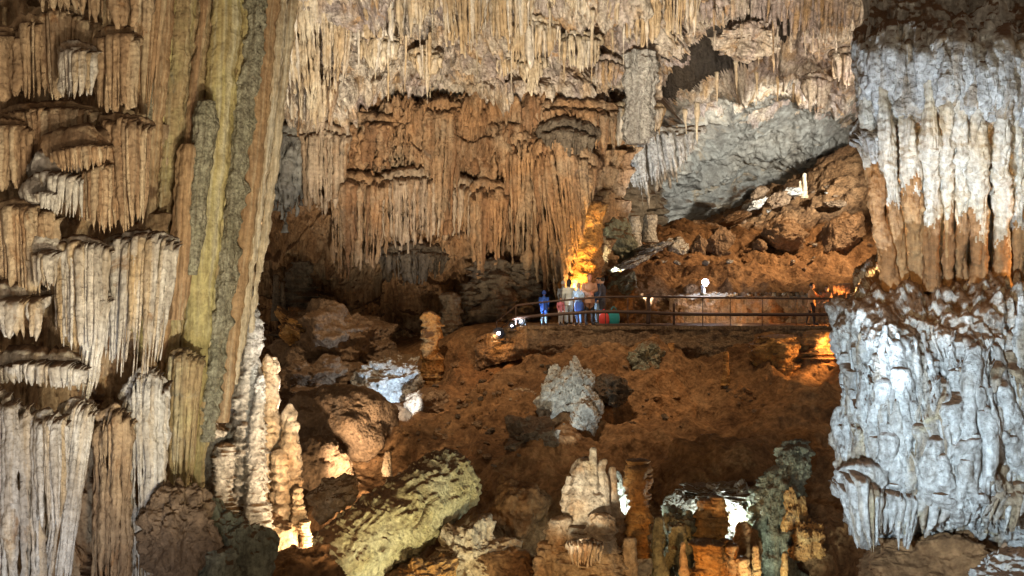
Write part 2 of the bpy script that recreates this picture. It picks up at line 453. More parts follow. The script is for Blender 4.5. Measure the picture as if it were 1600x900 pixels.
def stalagmite(name, label, mat, x, yb, yt, w, Y, style='plates', group=None, seed=1, cat='stalagmite', extra=(), f=1., a=.16, kidname=None, **kw):
    """(x, base y, top y, width) plus extra lobes (dx, yb, yt, w, dY)"""
    base = P(x, yb, Y); h = P(x, yt, Y)[2] - base[2]; r = w / 2 / FOC * Y
    g = Geo(); stag_geo(g, base - [0, 0, .3], h + .3, r, style, .5, seed=seed, **kw)
    fn = stal_disp(f, a)
    lobes = []
    for k, e in enumerate(extra):
        dx, b, tt, ww, dY = e[:5]; st = e[5] if len(e) > 5 else style
        q = Geo() if kidname else g
        bb = P(x + dx, b, Y + dY); stag_geo(q, bb - [0, 0, .2], P(x + dx, tt, Y + dY)[2] - bb[2] + .2, ww / 2 / FOC * (Y + dY), st, .3 + .4 * ((k * .37) % 1), seed=seed + k + 1, **kw)
        if kidname: lobes.append(q)
    g.displace(fn)
    o = g.build(name, mat, label=label, cat=cat, group=group, origin=base)
    for q in lobes:
        q.displace(fn).build(kidname, mat, parent=o)
    return o

def ball_geo(n=28):
    g = []; F = []; k = 0
    u = np.tan(np.linspace(-math.pi / 4, math.pi / 4, n))
    a, b = np.meshgrid(u, u, indexing='ij'); o = np.ones_like(a)
    for ax in range(3):
        for s in (-1, 1):
            v = [None] * 3; v[ax] = o * s; v[(ax + 1) % 3] = a * s; v[(ax + 2) % 3] = b
            g.append(np.stack(v, -1).reshape(-1, 3))
            i, j = np.meshgrid(np.arange(n - 1), np.arange(n - 1), indexing='ij')
            F.append(np.stack([i * n + j, (i + 1) * n + j, (i + 1) * n + j + 1, i * n + j + 1], -1).reshape(-1, 4) + k); k += n * n
    V = np.vstack(g); V /= np.linalg.norm(V, axis=1, keepdims=True)
    return V, np.vstack(F)

def boulder_geo(size, seed=0, rough=.22, facets=7, n=28, rz=0., tilt=0., fd=.6):
    rg = np.random.default_rng(seed)
    V, F = ball_geo(n)
    W = V.copy()
    for _ in range(facets):
        d = rg.normal(size=3); d /= np.linalg.norm(d); c = rg.uniform(fd, .92)
        s = W @ d; over = np.clip(s - c, 0, None); W -= d * (over * .88)[:, None]
    off = rg.uniform(0, 40, 3)
    W = W * (1 + rough * fbm(W * 1.3 + off, 5, .5, 1) + rough * .16 * (ridge(W * 2.2 + off, 3, .5, 2) - .5) - .2 * (worley(W * 1.7 + off, 2) - .4))[:, None]
    W = W * np.asarray(size)
    Rm = np.array(Matrix.Rotation(rz, 3, 'Z') @ Matrix.Rotation(tilt, 3, 'Y'))
    return W @ Rm.T, F

def boulder(name, label, mat, x, y, wpx, hpx, Y, cat='boulder', group=None, seed=0, dy=1., rough=.22, facets=7, n=44, tilt=0., rz=0., a=.06, f=2.5, fd=.6):
    c = P(x, y, Y); sx = wpx / 2 / FOC * Y; sz = hpx / 2 / FOC * Y
    V, F = boulder_geo((sx, sx * dy, sz), seed, rough, facets, n, rz, tilt, fd)
    V = V + c
    N = (V - c); N /= np.linalg.norm(N, axis=1, keepdims=True)
    g = Geo().add(V, F, N, .5, 1)
    g.displace(d_sum(d_rock(f, a * .42, 6, .55, 4), d_crag(f * .6, a * .4, 4, 6), d_pop(f * 2.4, a * .3, 3)))
    return g.build(name, mat, label=label, cat=cat, group=group)

def column(name, label, mat, pts, Y, group=None, sides=44, fl=.05, ang=9, cat='column', seed=0, rough=.03, kidmat=None, cx=None):
    """a tall fluted shaft through (x, y, width) points"""
    rg = np.random.default_rng(seed)
    pts = np.asarray(pts, float)
    if pts.shape[1] == 3: pts = np.hstack([pts, np.full((len(pts), 1), Y)])
    m = int(np.clip(abs(pts[-1, 1] - pts[0, 1]) / 4, 24, 190))
    q = cr(pts, m)
    q[:, 2] *= 1 + .12 * perlin(np.stack([q[:, 1] * .012, q[:, 1] * 0 + seed * 3.7, q[:, 1] * .03], -1), 5) + .03 * perlin(np.stack([q[:, 1] * .06, q[:, 1] * 0 + seed * 1.7, q[:, 1] * 0], -1), 6)
    q[:, 0] += q[:, 2] * .10 * perlin(np.stack([q[:, 1] * .014, q[:, 1] * 0 + seed * 2.3, q[:, 1] * 0], -1), 7)
    path = PP(q[:, [0, 1, 3]]); rad = q[:, 2] / 2 / FOC * q[:, 3]
    g = Geo().tube(path, rad, sides, .5, 1.)
    V, N, T, A = g.arrays()
    a = np.arctan2(N[:, 1], N[:, 0]); ang = ang * 1.9; rad_v = np.concatenate([np.repeat(rad, sides), rad[[0, -1]]])
    ph = rg.uniform(0, 50)
    zz = V[:, 2] * .12
    ang_n = np.stack([np.cos(a) * ang * .35 + ph, np.sin(a) * ang * .35, zz], -1)
    dd = 1.5 * (ridge(ang_n, 3, .6, seed % 9) - .5)
    V = V + N * (dd * fl * rad_v * 2 + rough * fbm(V * np.array([6, 6, 5.]), 4, .6, 2) + .012 * (ridge(V * np.array([1.1, 1.1, 2.6]), 4, .6, 12) - .5) - .03 * np.clip(ridge(V * np.array([.7, .7, 1.3]) + seed, 2, .5, 15) - .95, 0, 1))[:, None]
    g.V = [V]; g.T = [np.clip(.5 + .8 * perlin(ang_n * 1.3, 9), 0, 1)]
    return g.build(name, mat, label=label, cat=cat, group=group)

def lamp(name, kind, loc, power, color, size=.1, target=None, angle=60, blend=.6, parent=None):
    d = bpy.data.lights.new(name, kind); d.energy = power; d.color = color; d.shadow_soft_size = size
    if kind == 'SPOT': d.spot_size = R(angle); d.spot_blend = blend
    o = bpy.data.objects.new(name, d); COL.objects.link(o); o.location = [float(v) for v in loc]
    if target is not None:
        o.rotation_euler = (Vector(target) - Vector(loc)).to_track_quat('-Z', 'Y').to_euler()
    return o
# ------------------------------------------------------------------ the setting: ground, walls, ceiling
def net(rows): return np.array(rows, float)

# earth slope below the walkway
_x = [330, 440, 540, 640, 760, 880, 1000, 1150, 1300, 1460]
def row(ys, Ys): return [[x, y, Y] for x, y, Y in zip(_x, ys, Ys)]
slope_net = net([
    row([520, 520, 520, 520, 508, 508, 508, 508, 508, 508], [48, 48, 48, 47, 46, 45, 44.5, 44.5, 44.5, 44.5]),
    row([560, 560, 555, 545, 510, 509, 509, 509, 509, 509], [46, 46, 45, 44, 41.5, 41, 41, 41, 41, 41]),
    row([620, 610, 600, 580, 560, 540, 538, 538, 540, 540], [43, 43, 43, 42, 40.2, 39.2, 39, 39, 39, 39]),
    row([700, 690, 675, 640, 590, 565, 565, 575, 575, 575], [39, 39, 39, 38.6, 38.2, 37.8, 37.6, 37.4, 37.2, 37]),
    row([770, 765, 735, 690, 650, 640, 655, 640, 640, 640], [35.4, 35.4, 35.4, 35.4, 35.2, 35, 35, 35, 35, 35]),
    row([850, 850, 810, 770, 740, 730, 725, 690, 720, 720], [32, 32, 32, 32, 32.3, 32.5, 32.8, 32.6, 33, 33]),
    row([930, 930, 900, 870, 845, 830, 830, 800, 830, 830], [29, 29, 29, 29, 29.6, 30, 30, 30, 30, 30]),
    row([1080, 1080, 1080, 1080, 1080, 1080, 1080, 1080, 1080, 1080], [26] * 10),
    row([1500] * 10, [18] * 10),
])
fade = np.ones((330, 420)); fade[:95, :] = np.linspace(.1, 1, 95)[:, None] ** 2
slope = sheet_geo(slope_net, 330, 420, d_sum(lambda p: -.30 + .55 * fbm(p * .32, 6, .5, 1), d_crag(.28, .38, 4, 15), d_crag(.8, .10, 3, 2), d_pop(1.6, .07, 4), lambda p: .22 * (ridge((p @ np.array(Matrix.Rotation(R(35), 3, 'Y')).T) * np.array([.16, .3, .75]), 3, .5, 19) - .5), d_rock(3., .04, 3, .6, 6)), post=fade.ravel()).build('ground', M['soil'], kind='structure')

# earth slope rising behind the walkway
def rowx(xs, ys, Ys): return [[x, y, Y] for x, y, Y in zip(xs, ys, Ys)]
_xu = [860, 930, 1000, 1100, 1180, 1260, 1340, 1440, 1560]
upper_net = net([
    rowx(_xu, [440, 400, 372, 352, 320, 275, 225, 190, 180], [62] * 9),
    rowx(_xu, [430, 398, 368, 352, 328, 288, 240, 200, 190], [58, 58, 58, 58, 58, 58, 58, 58, 58]),
    rowx(_xu, [440, 408, 384, 368, 358, 330, 300, 270, 260], [54, 53, 53, 53, 53, 54, 54, 54, 54]),
    rowx(_xu, [455, 425, 405, 400, 395, 390, 380, 360, 350], [50, 49.5, 49, 49, 49, 49, 49, 49, 49]),
    rowx(_xu, [475, 455, 435, 432, 430, 430, 425, 415, 410], [46.5, 46, 46, 46, 46, 46, 46, 46, 46]),
    rowx(_xu, [505, 490, 470, 462, 460, 460, 460, 458, 458], [43.6, 43.2, 43, 43, 43, 43, 43, 43, 43]),
    rowx(_xu, [540, 540, 530, 520, 520, 520, 520, 520, 520], [42.9, 42.7, 42.6, 42.6, 42.6, 42.6, 42.6, 42.6, 42.6]),
])
upper = sheet_geo(upper_net, 220, 330, d_sum(d_rock(.3, .55, 6, .55, 11), d_crag(.7, .28, 4, 12), d_pop(1.3, .15, 4))).build('ground', M['soil'], kind='structure')
GROUND = [bvh_of(slope), bvh_of(upper)]

# grey limestone wall at the back and the ceiling running forward from it
_xg = [820, 900, 980, 1060, 1140, 1220, 1300, 1380, 1480]
gnet = net([
    rowx(_xg, [-120] * 9, [44, 44, 44, 45, 45, 44, 43, 41, 39]),
    rowx(_xg, [20, 20, 20, 22, 24, 22, 20, 20, 20], [47, 47, 47.5, 48.5, 49, 48, 46, 44, 42]),
    rowx(_xg, [110, 110, 116, 112, 104, 104, 108, 112, 112], [49, 49, 50.5, 53, 54.5, 53.5, 51, 48, 45.5]),
    rowx(_xg, [180, 180, 184, 174, 160, 156, 158, 162, 166], [50, 50, 52.5, 57, 59.5, 59.5, 58, 55, 52]),
    rowx(_xg, [260, 260, 260, 240, 225, 215, 212, 220, 230], [51, 51, 54.5, 60, 62, 61.5, 61, 58, 55]),
    rowx(_xg, [340, 340, 330, 310, 290, 262, 252, 250, 260], [52, 52.5, 56, 62.5, 64.5, 65, 65.5, 63, 60]),
    rowx(_xg, [430, 430, 420, 410, 400, 400, 400, 400, 400], [52, 54, 58, 63, 65, 66, 66, 65, 63]),
    rowx(_xg, [520] * 9, [52, 54, 58, 63, 65, 66, 66, 65, 63]),
])
def gdisp(p):
    z = p[:, 2]; hi = np.clip((z - 9.4) / 1.8, 0, 1)
    a = d_rock(.18, 1.3, 5, .45, 21)(p) + d_crag(.5, .35, 4, 22)(p)
    b = d_pop(.9, .7, 7)(p) + d_pop(2.1, .3, 8)(p) + d_flute(1.1, .35, .35, .5, 3, 2)(p) + d_rock(.4, .7, 5, .6, 3)(p)
    q = p @ np.array(Matrix.Rotation(R(24), 3, 'Y')).T
    strata = .6 * (ridge(q * np.array([.12, .12, .9]), 3, .6, 4) - .4)
    x = p[:, 0] / p[:, 1] * FOC + 800; y = 450 - p[:, 2] / p[:, 1] * FOC
    s = np.clip(((x - 1040) * 165 + (y - 118) * -88) / (165 ** 2 + 88 ** 2), 0, 1)
    dl = np.hypot(x - 1040 - 165 * s, y - 118 + 88 * s) / (34 + 4 * fbm(p * .3, 2, .5, 9))
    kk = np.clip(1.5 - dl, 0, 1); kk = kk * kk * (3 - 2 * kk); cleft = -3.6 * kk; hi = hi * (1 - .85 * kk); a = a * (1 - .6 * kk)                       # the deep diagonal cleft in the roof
    return cleft + a + (1 - hi) * (strata + .14 * (ridge(p * np.array([.8, .8, 2.2]), 4, .55, 8) - .5)) + hi * b
def gtone(V): return np.clip((V[:, 2] - 6.5) / 4 + .5 * perlin(V * .5, 3), 0, 1)
gg = sheet_geo(gnet, 300, 330, gdisp)
gc = gg.V[0][gg.F[0][:, 0]]
gg.M[0] = ((450 - gc[:, 2] / gc[:, 1] * FOC) < 168 + 60 * fbm(gc * .4, 5, .65, 5)).astype(np.int32)
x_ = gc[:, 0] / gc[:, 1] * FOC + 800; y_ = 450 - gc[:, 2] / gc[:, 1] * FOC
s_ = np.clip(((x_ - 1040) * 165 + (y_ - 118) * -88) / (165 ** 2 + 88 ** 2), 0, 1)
gg.M[0][np.hypot(x_ - 1040 - 165 * s_, y_ - 118 + 88 * s_) / (34 + 4 * fbm(gc * .3, 2, .5, 9)) < .95 + .25 * fbm(gc * .9, 4, .6, 2)] = 2  # faces inside the cleft take the painted shade
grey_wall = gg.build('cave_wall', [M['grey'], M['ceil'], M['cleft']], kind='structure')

# centre wall, hung with draperies
_xc = [330, 400, 470, 550, 640, 730, 820, 900, 960]
cnet = net([
    rowx(_xc, [90] * 9, [47.5, 47.5, 48, 48, 48, 48, 48, 49.5, 51]),
    rowx(_xc, [160] * 9, [48.5, 47.5, 48, 48, 48, 48, 48, 49, 51]),
    rowx(_xc, [186] * 9, [46.2, 46.2, 45.9, 45.4, 45.2, 45.2, 45.4, 46.6, 50]),
    rowx(_xc, [280] * 9, [46.5, 46.5, 46, 45.8, 45.4, 45.4, 45.6, 46.2, 49]),
    rowx(_xc, [360] * 9, [47, 47, 47, 46.4, 46, 46, 46.2, 46.2, 48.5]),
    rowx(_xc, [440] * 9, [48, 48, 48, 47.5, 47, 47, 46.8, 46, 48]),
    rowx(_xc, [520] * 9, [47.5, 47.5, 47.5, 47.2, 46.8, 46.6, 46.2, 45.6, 47]),
    rowx(_xc, [620] * 9, [46, 46, 46, 46, 46, 46, 46, 45.6, 46]),
])
cw = d_sum(d_tier(2.1, .75, .3, 5), d_flute(1.5, .16, .42, .4, 3, 6), d_rock(.5, .5, 5, .55, 7), d_pop(1.7, .22, 2), d_flute(4.5, .4, .13, .3, 2, 3))
centre_wall = sheet_geo(cnet, 460, 560, cw).build('cave_wall', M['centre'], kind='structure')

# pale ceiling that overhangs the centre wall
_xk = [330, 420, 500, 580, 660, 740, 820, 900, 980, 1060]
knet = net([
    rowx(_xk, [-200] * 10, [36, 36, 36, 36, 36, 36, 36, 37, 38, 40]),
    rowx(_xk, [-60] * 10, [38, 38.5, 38.5, 39, 39, 39, 39.5, 40, 40.5, 43]),
    rowx(_xk, [40, 40, 40, 40, 50, 45, 40, 30, 20, 10], [40, 40.5, 41, 42, 42.5, 42.5, 43, 43.5, 44, 46]),
    rowx(_xk, [110, 112, 112, 110, 114, 112, 108, 95, 75, 40], [41.5, 42, 42.5, 43.4, 44, 44.2, 44.8, 45.5, 46, 48]),
    rowx(_xk, [160, 160, 150, 138, 146, 150, 138, 138, 104, 60], [43, 43.5, 43.8, 44.2, 44.6, 45, 45.4, 46.3, 47, 50]),
    rowx(_xk, [180, 180, 168, 146, 152, 158, 142, 148, 110, 66], [46, 46, 46, 48, 48, 48, 49, 49.5, 50, 52]),
    rowx(_xk, [172, 172, 160, 136, 142, 148, 134, 140, 102, 58], [49, 49, 49, 51, 51, 51, 51, 52, 53, 55]),
])
def kd(p): return d_pop(.6, .9, 7)(p) + d_pop(1.7, .16, 8)(p) + d_flute(2.6, .5, .28, .4, 3, 5)(p) + d_rock(.3, 1.5, 6, .55, 3)(p) + d_crag(.5, .5, 4, 9)(p) - 1.3 * np.clip(ridge(p * np.array([.28, .28, .5]), 3, .5, 14) - .75, 0, 1) + d_flute(1.6, .3, .38, .5, 3, 2)(p)
ceiling = sheet_geo(knet, 330, 560, kd).build('ceiling', M['ceil'], kind='structure')

# left wall behind the drapery tiers
_xl = [-160, -40, 60, 140, 220, 290, 345, 380]
lnet = net([
    rowx(_xl, [-120] * 8, [17.5, 18, 18.4, 18.8, 19.4, 20.5, 22, 25]),
    rowx(_xl, [100] * 8, [17.4, 17.9, 18.3, 18.8, 19.4, 20.5, 22, 25]),
    rowx(_xl, [300] * 8, [17.2, 17.7, 18.1, 18.7, 19.4, 20.5, 22, 25]),
    rowx(_xl, [520] * 8, [17, 17.5, 18, 18.6, 19.3, 20.5, 22, 25]),
    rowx(_xl, [720] * 8, [16.6, 17.1, 17.6, 18.3, 19, 20.4, 22, 25]),
    rowx(_xl, [1000] * 8, [16, 16.5, 17, 18, 18.8, 20.2, 22, 25]),
])
lnet[3:, -3:, 0] -= np.array([30, 60, 90])[:, None]
lw = d_sum(d_tier(1.5, .55, .5, 3), d_flute(3.2, .25, .26, .3, 3, 6), d_rock(.9, .25, 5, .55, 7), d_pop(3.2, .10, 2))
left_wall = sheet_geo(lnet, 480, 330, lw).build('cave_wall', M['left'], kind='structure')

# dark rock that closes the hall behind and overhead
snet = net([
    rowx([-400, 200, 800, 1400, 2000], [-900, -700, -620, -700, -900], [24, 26, 28, 26, 24]),
    rowx([-400, 200, 800, 1400, 2000], [-300, -300, -300, -300, -300], [46, 54, 58, 54, 46]),
    rowx([-400, 200, 800, 1400, 2000], [100] * 5, [60, 70, 75, 70, 60]),
    rowx([-400, 200, 800, 1400, 2000], [500] * 5, [60, 70, 75, 70, 60]),
    rowx([-400, 200, 800, 1400, 2000], [700] * 5, [55, 62, 66, 62, 55]),
])
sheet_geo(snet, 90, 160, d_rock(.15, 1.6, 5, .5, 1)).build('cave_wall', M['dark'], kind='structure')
# ------------------------------------------------------------------ left: drapery tiers
GL = 'drapery tiers on the left wall'
def lt(label, top, bot, n, Y=17.2, mat='left', **kw):
    kw.setdefault('hood', .22); kw.setdefault('bulge', .28); kw.setdefault('kids', 3); kw.setdefault('jit', .16); kw.setdefault('rr', (.5, 2.1)); kw.setdefault('amp', .03)
    return curtain('drapery', label, 'drapery', M[mat], top, bot, Y, int(n * 1.2), group=GL, **kw)
lt('buff drapery tier at the top of the left wall, cut by the frame', [(60, -40), (110, -50), (230, -40)], [(60, 20), (110, 25), (230, 60)], 15, 16.9)
lt('grey brown stubby drapery in the top left corner above the orange flutes', [(-30, 60), (5, 48), (28, 56)], [(-30, 160), (5, 162), (28, 158)], 4, 16.7, rr=(1., 1.7), tip=.6)
lt('orange brown drapery with close-set flutes near the top left corner', [(20, 46), (40, 30), (62, 34)], [(20, 152), (40, 155), (62, 154)], 6, 16.9, tip=.5)
lt('widest top tier of buff drapery with tall straight flutes', [(55, 24), (85, 8), (118, 20), (140, 40)], [(55, 158), (85, 162), (118, 130), (140, 115)], 12, 17.1, tip=.35)
lt('small pale drapery overlapping the front of the widest top tier', [(96, 78), (115, 72), (146, 78)], [(96, 155), (115, 160), (146, 150)], 7, 16.5, tip=.35, mat='leftwhite')
lt('rounded drapery hood with long flutes beside the dark gap at the top', [(153, 60), (170, 48), (200, 50), (217, 62)], [(153, 165), (170, 178), (200, 184), (217, 176)], 9, 16.9, tip=.4)
lt('broken dark drapery at the left edge, second tier from the top', [(-30, 198), (10, 192), (48, 198)], [(-30, 300), (10, 302), (48, 296)], 8, 16.8, rr=(.9, 1.6), tip=.5)
lt('second tier drapery with a thin fringe sloping down to the right', [(2, 176), (40, 168), (100, 164), (150, 172)], [(30, 200), (60, 268), (100, 275), (150, 225)], 17, 17.1)
lt('scalloped drapery shelf just below the sloping fringe', [(78, 244), (95, 226), (135, 220), (172, 226)], [(78, 250), (95, 268), (135, 272), (172, 250)], 16, 16.6, hood=.55, bulge=.5)
lt('tall straight drapery beside the olive shafts, second tier', [(148, 192), (175, 184), (210, 186), (236, 194)], [(170, 350), (180, 365), (210, 368), (228, 352)], 13, 17.0, tip=.45)
lt('pale lobed drapery stepping out under the scalloped shelf', [(54, 272), (68, 262), (100, 264), (130, 270)], [(54, 300), (75, 322), (100, 345), (130, 340)], 11, 16.5, mat='leftwhite', hood=.55)
lt('small low lobe of drapery tucked under the pale lobed one', [(52, 302), (66, 296), (90, 300)], [(52, 312), (66, 326), (90, 335)], 7, 16.3, hood=.5, mat='leftwhite')
lt('drapery of narrow long flutes right of the pale lobes', [(124, 268), (145, 254), (174, 256)], [(124, 345), (145, 360), (174, 372)], 9, 16.7)
lt('broad third tier drapery at the left edge with thick flutes', [(-30, 330), (20, 320), (60, 324), (90, 338)], [(-30, 478), (20, 485), (60, 470), (90, 440)], 13, 16.5, tip=.35)
lt('white knobbly drapery lobe at the start of the third tier', [(48, 398), (66, 386), (90, 392)], [(48, 452), (66, 455), (90, 450)], 6, 16.2, mat='leftwhite', hood=.5)
lt('third tier drapery with a greenish patch and pale flutes', [(82, 384), (120, 376), (150, 380), (172, 388)], [(88, 535), (110, 552), (140, 560), (165, 540)], 13, 16.5, mat='leftwhite', tip=.3)
lt('tall dark drapery of the third tier against the yellow shafts', [(168, 378), (200, 368), (245, 366), (278, 378)], [(160, 560), (190, 590), (225, 600), (252, 560)], 17, 17.2, mat='leftwhite', tip=.3)
lt('long grey ribbon drapery running down past two ledges', [(138, 470), (155, 460), (172, 470)], [(118, 620), (135, 640), (150, 620)], 6, 16.6, mat='leftwhite', tip=.3)
lt('whitish lumpy drapery at the left edge above the dark hollow', [(-30, 470), (20, 462), (64, 462)], [(-30, 520), (20, 530), (64, 540)], 8, 16.1, mat='leftwhite', rr=(.9, 1.8), tip=.5, hood=.5)
lt('short pale fringe above the wide dark hollow', [(-10, 572), (40, 562), (100, 566), (136, 574)], [(-10, 600), (40, 602), (100, 612), (136, 606)], 18, 16.2, mat='leftwhite', hood=.5)
lt('rough white drapery filling the bottom left corner', [(-40, 590), (10, 625), (50, 645), (66, 650)], [(-40, 960), (10, 960), (50, 960), (66, 960)], 10, 15.6, mat='leftwhite', tip=.6, rr=(.8, 1.6), amp=.08)
lt('cream drapery with a golden patch between the white ones at the bottom', [(50, 662), (75, 648), (104, 660)], [(50, 830), (75, 850), (104, 800)], 8, 15.5, mat='leftwhite', tip=.3)
lt('bluish white drapery of smooth long ribbons at the bottom left', [(98, 640), (120, 628), (148, 640)], [(62, 930), (90, 950), (112, 940)], 8, 15.9, mat='leftwhite', tip=.5, amp=.03)
lt('brown stained drapery with pale drips left of the olive shafts', [(150, 650), (180, 640), (208, 660)], [(146, 960), (180, 960), (200, 960)], 9, 17.3, tip=.6, rr=(.9, 1.7), amp=.1, mat='left')
lt('pale crusted drapery hanging beside the foot of the olive shafts', [(194, 616), (225, 580), (262, 600)], [(184, 960), (215, 960), (250, 900)], 10, 17.7, tip=.6, rr=(.9, 1.7), amp=.1, mat='leftwhite')
lt('thin brown flutes hanging high between the top tiers and the shafts', [(200, -50), (225, -55), (262, -40)], [(206, 180), (222, 215), (240, 190)], 10, 17.9, mat='pipebrown', tip=.3)

# tall leaning shafts
GS = 'tall leaning shafts'
def sh(label, mat, pts, Y, **kw): return column('flowstone_shaft', label, M[mat], pts, Y, group=GS, cat='column', **kw)
sh('dark brown shaft at the left end of the leaning shafts', 'pipebrown', [(262, -60, 30), (250, 100, 28), (236, 250, 26), (224, 380, 22)], 19, seed=1)
sh('brown shaft second from the left among the leaning shafts', 'pipe', [(290, -60, 34), (276, 120, 34), (258, 360, 30), (252, 480, 26)], 19.2, seed=2)
sh('olive shaft with a dark slit behind the round-nosed grey one', 'pipe', [(318, -60, 32), (304, 120, 32), (280, 380, 36), (258, 660, 26)], 19.4, seed=3)
sh('broadest yellow shaft, smooth and running the full height', 'pipeyellow', [(362, -60, 46), (352, 60, 46), (330, 300, 48), (300, 560, 46), (276, 780, 40)], 19.5, seed=4, fl=.03)
sh('yellow green shaft tucked right of the broadest yellow one', 'pipe', [(388, -60, 30), (374, 120, 30), (346, 380, 32), (316, 640, 30), (300, 770, 26)], 19.7, seed=5)
sh('rough grey green shaft with a popcorn crust', 'pipegrey', [(406, -60, 30), (394, 80, 28), (366, 320, 28), (338, 560, 26), (322, 690, 20)], 19.6, seed=6, rough=.09)
sh('smooth rust brown shaft between the crusted and the cream one', 'pipebrown', [(428, -60, 30), (415, 80, 28), (388, 320, 28), (362, 520, 24), (346, 660, 18)], 19.8, seed=7, fl=.025)
sh('slim cream shaft with a bright sunken edge', 'pipecream', [(446, -60, 17), (430, 90, 17), (404, 320, 15), (380, 500, 13), (366, 600, 9)], 19.9, seed=8)
sh('thinnest pale shaft at the right end of the leaning shafts', 'pipecream', [(464, -60, 14), (446, 100, 13), (420, 320, 12), (400, 450, 9), (392, 520, 6)], 20.2, seed=9)
column('flowstone_nose', 'grey column with a rounded nose in front of the yellow shafts', M['pipegrey'], [(324, 156, 8), (324, 162, 24), (322, 190, 32), (316, 240, 30), (306, 330, 26), (300, 430, 18)], 18.9, cat='column', seed=11, rough=.04)
column('flowstone_nose', 'brown fluted column under a flat ledge beside the grey round-nosed one', M['pipebrown'], [(300, 226, 10), (298, 232, 28), (292, 300, 30), (284, 400, 28), (276, 500, 20)], 18.9, cat='column', seed=12, fl=.1)
lt('greenish drapery wrapped round the foot of the yellow shaft', [(262, 560), (285, 548), (316, 566)], [(254, 760), (275, 800), (300, 760)], 10, 18.7, mat='pipe', tip=.4)

rt = np.random.default_rng(12)
for k in range(16):
    xt = 262 + k * 12.5 + rt.uniform(-4, 4); w = rt.uniform(6, 13); ln = rt.uniform(330, 690)
    xb = xt - ln * rt.uniform(.11, .15); yy = -60 if k % 3 else rt.uniform(60, 250)
    xs = lambda y: xt + (xb - xt) * (y + 60) / ln
    Yd = np.interp(xt, [260, 450], [18.9, 19.9]) + rt.uniform(-.12, .2)
    pts = [(xs(y), y, w * f) for y, f in ((yy, 1.), (yy + (ln - yy) * .3, 1.05), (yy + (ln - yy) * .7, .95), (ln - 20, .7), (ln, .3))]
    column('thin_shaft', 'thin shaft of flowstone wedged between the broad leaning shafts', M[('pipecream', 'pipebrown', 'pipe', 'pipeyellow', 'pipegrey')[int(rt.integers(5))]], pts, Yd, group='thin shafts between the broad ones', seed=30 + k, sides=20, ang=5, fl=.08)

# lit stalagmites at the foot of the shafts
stalagmite('stalagmite', 'tall ribbed pale stalagmite with stacked plates beside the leaning shafts', M['stagblue'], 384, 860, 450, 64, 21.4, 'plates', seed=3, nring=30, ring=.28, lean=(.12, 0), flare=.3, tiprad=.34, m=190, a=.10,
           extra=[(-28, 870, 610, 50, .3), (14, 860, 585, 44, -.3), (-40, 880, 690, 70, -.2)])
stalagmite('stalagmite', 'warm lit pillar-like stalagmite with a bright knob on its head', M['stag'], 422, 850, 556, 46, 22.4, 'knobs', seed=5, nring=10, ring=.3, tiprad=.55, flare=.4, m=130, a=.14, extra=[(-4, 720, 552, 26, -.15), (16, 860, 700, 40, -.3), (-20, 870, 760, 50, -.3)])
stalagmite('stalagmite', 'glowing slim stalagmite with a narrow tip nearest the boulder', M['stag'], 452, 860, 630, 42, 22.2, 'knobs', seed=8, nring=12, ring=.3, tiprad=.4, m=120, a=.14, extra=[(14, 850, 760, 30, -.3), (-12, 865, 720, 44, .2), (24, 856, 812, 26, -.5)])
stalagmite('stalagmite', 'squat pinkish stalagmite half hidden behind the ribbed one', M['stagblue'], 334, 860, 660, 70, 21.4, 'plates', seed=9, nring=8, ring=.16, tiprad=.4, m=90)
boulder('flowstone_mound', 'sandy smooth flowstone ramp at the foot of the lit stalagmites', M['stag'], 400, 850, 130, 130, 21.6, cat='flowstone', seed=4, rough=.2, facets=2, tilt=R(35), a=.05)
boulder('rock', 'dark lumpy rock in front of the foot of the yellow shaft', M['boulder'], 282, 835, 110, 140, 17.6, cat='rock', seed=12, rough=.4, a=.16, n=70, f=3)
boulder('rock', 'green crusted rock below the sandy flowstone ramp', M['greenrock'], 352, 870, 130, 170, 18.4, cat='rock', seed=15, rough=.42, a=.18, n=70, f=2.5)

# ------------------------------------------------------------------ centre wall draperies
GC = 'draperies of the centre wall'
def ct(label, top, bot, n, Y=45, mat='centre', **kw):
    kw.setdefault('hood', .8); kw.setdefault('bulge', .6); kw.setdefault('kids', 3); kw.setdefault('amp', .10); kw.setdefault('ff', 1.6)
    return curtain('drapery', label, 'drapery', M[mat], top, bot, Y, n, group=GC, **kw)
ct('tall ivory curtain coming down from the ceiling next to the leaning shafts', [(425, -40), (480, -45), (560, -40)], [(440, 190), (490, 215), (540, 130)], 22, 40.5, 'ceilfringe', tip=.35)
ct('pale curtain ending in a thin white line above the dark recess', [(432, 110), (470, 105), (530, 120)], [(436, 200), (470, 215), (520, 205)], 15, 42.4, 'centrepale')
ct('greyish pink draperies at the left end of the centre wall', [(470, 205), (500, 200), (545, 210)], [(476, 320), (505, 345), (540, 320)], 12, 44.2, 'centrepale', tip=.4)
ct('dark grey crusted draperies behind the thinnest shaft', [(425, 208), (450, 205), (478, 212)], [(420, 330), (445, 365), (472, 330)], 9, 44.6, 'grey', amp=.2)
ct('upper orange draperies under the overhang with a knobbly lip', [(535, 195), (570, 184), (610, 190), (660, 186)], [(535, 250), (570, 285), (610, 270), (660, 285)], 17, 45, 'centre', amp=.22)
ct('long brown twin flutes hanging through the middle of the centre wall', [(662, 168), (690, 165), (722, 170)], [(664, 330), (690, 385), (718, 370)], 9, 44.5, 'centre', tip=.45)
ct('knobbly ochre draperies right of the long brown flutes', [(720, 190), (770, 182), (830, 190)], [(720, 270), (770, 290), (830, 280)], 15, 45, 'centre', amp=.24)
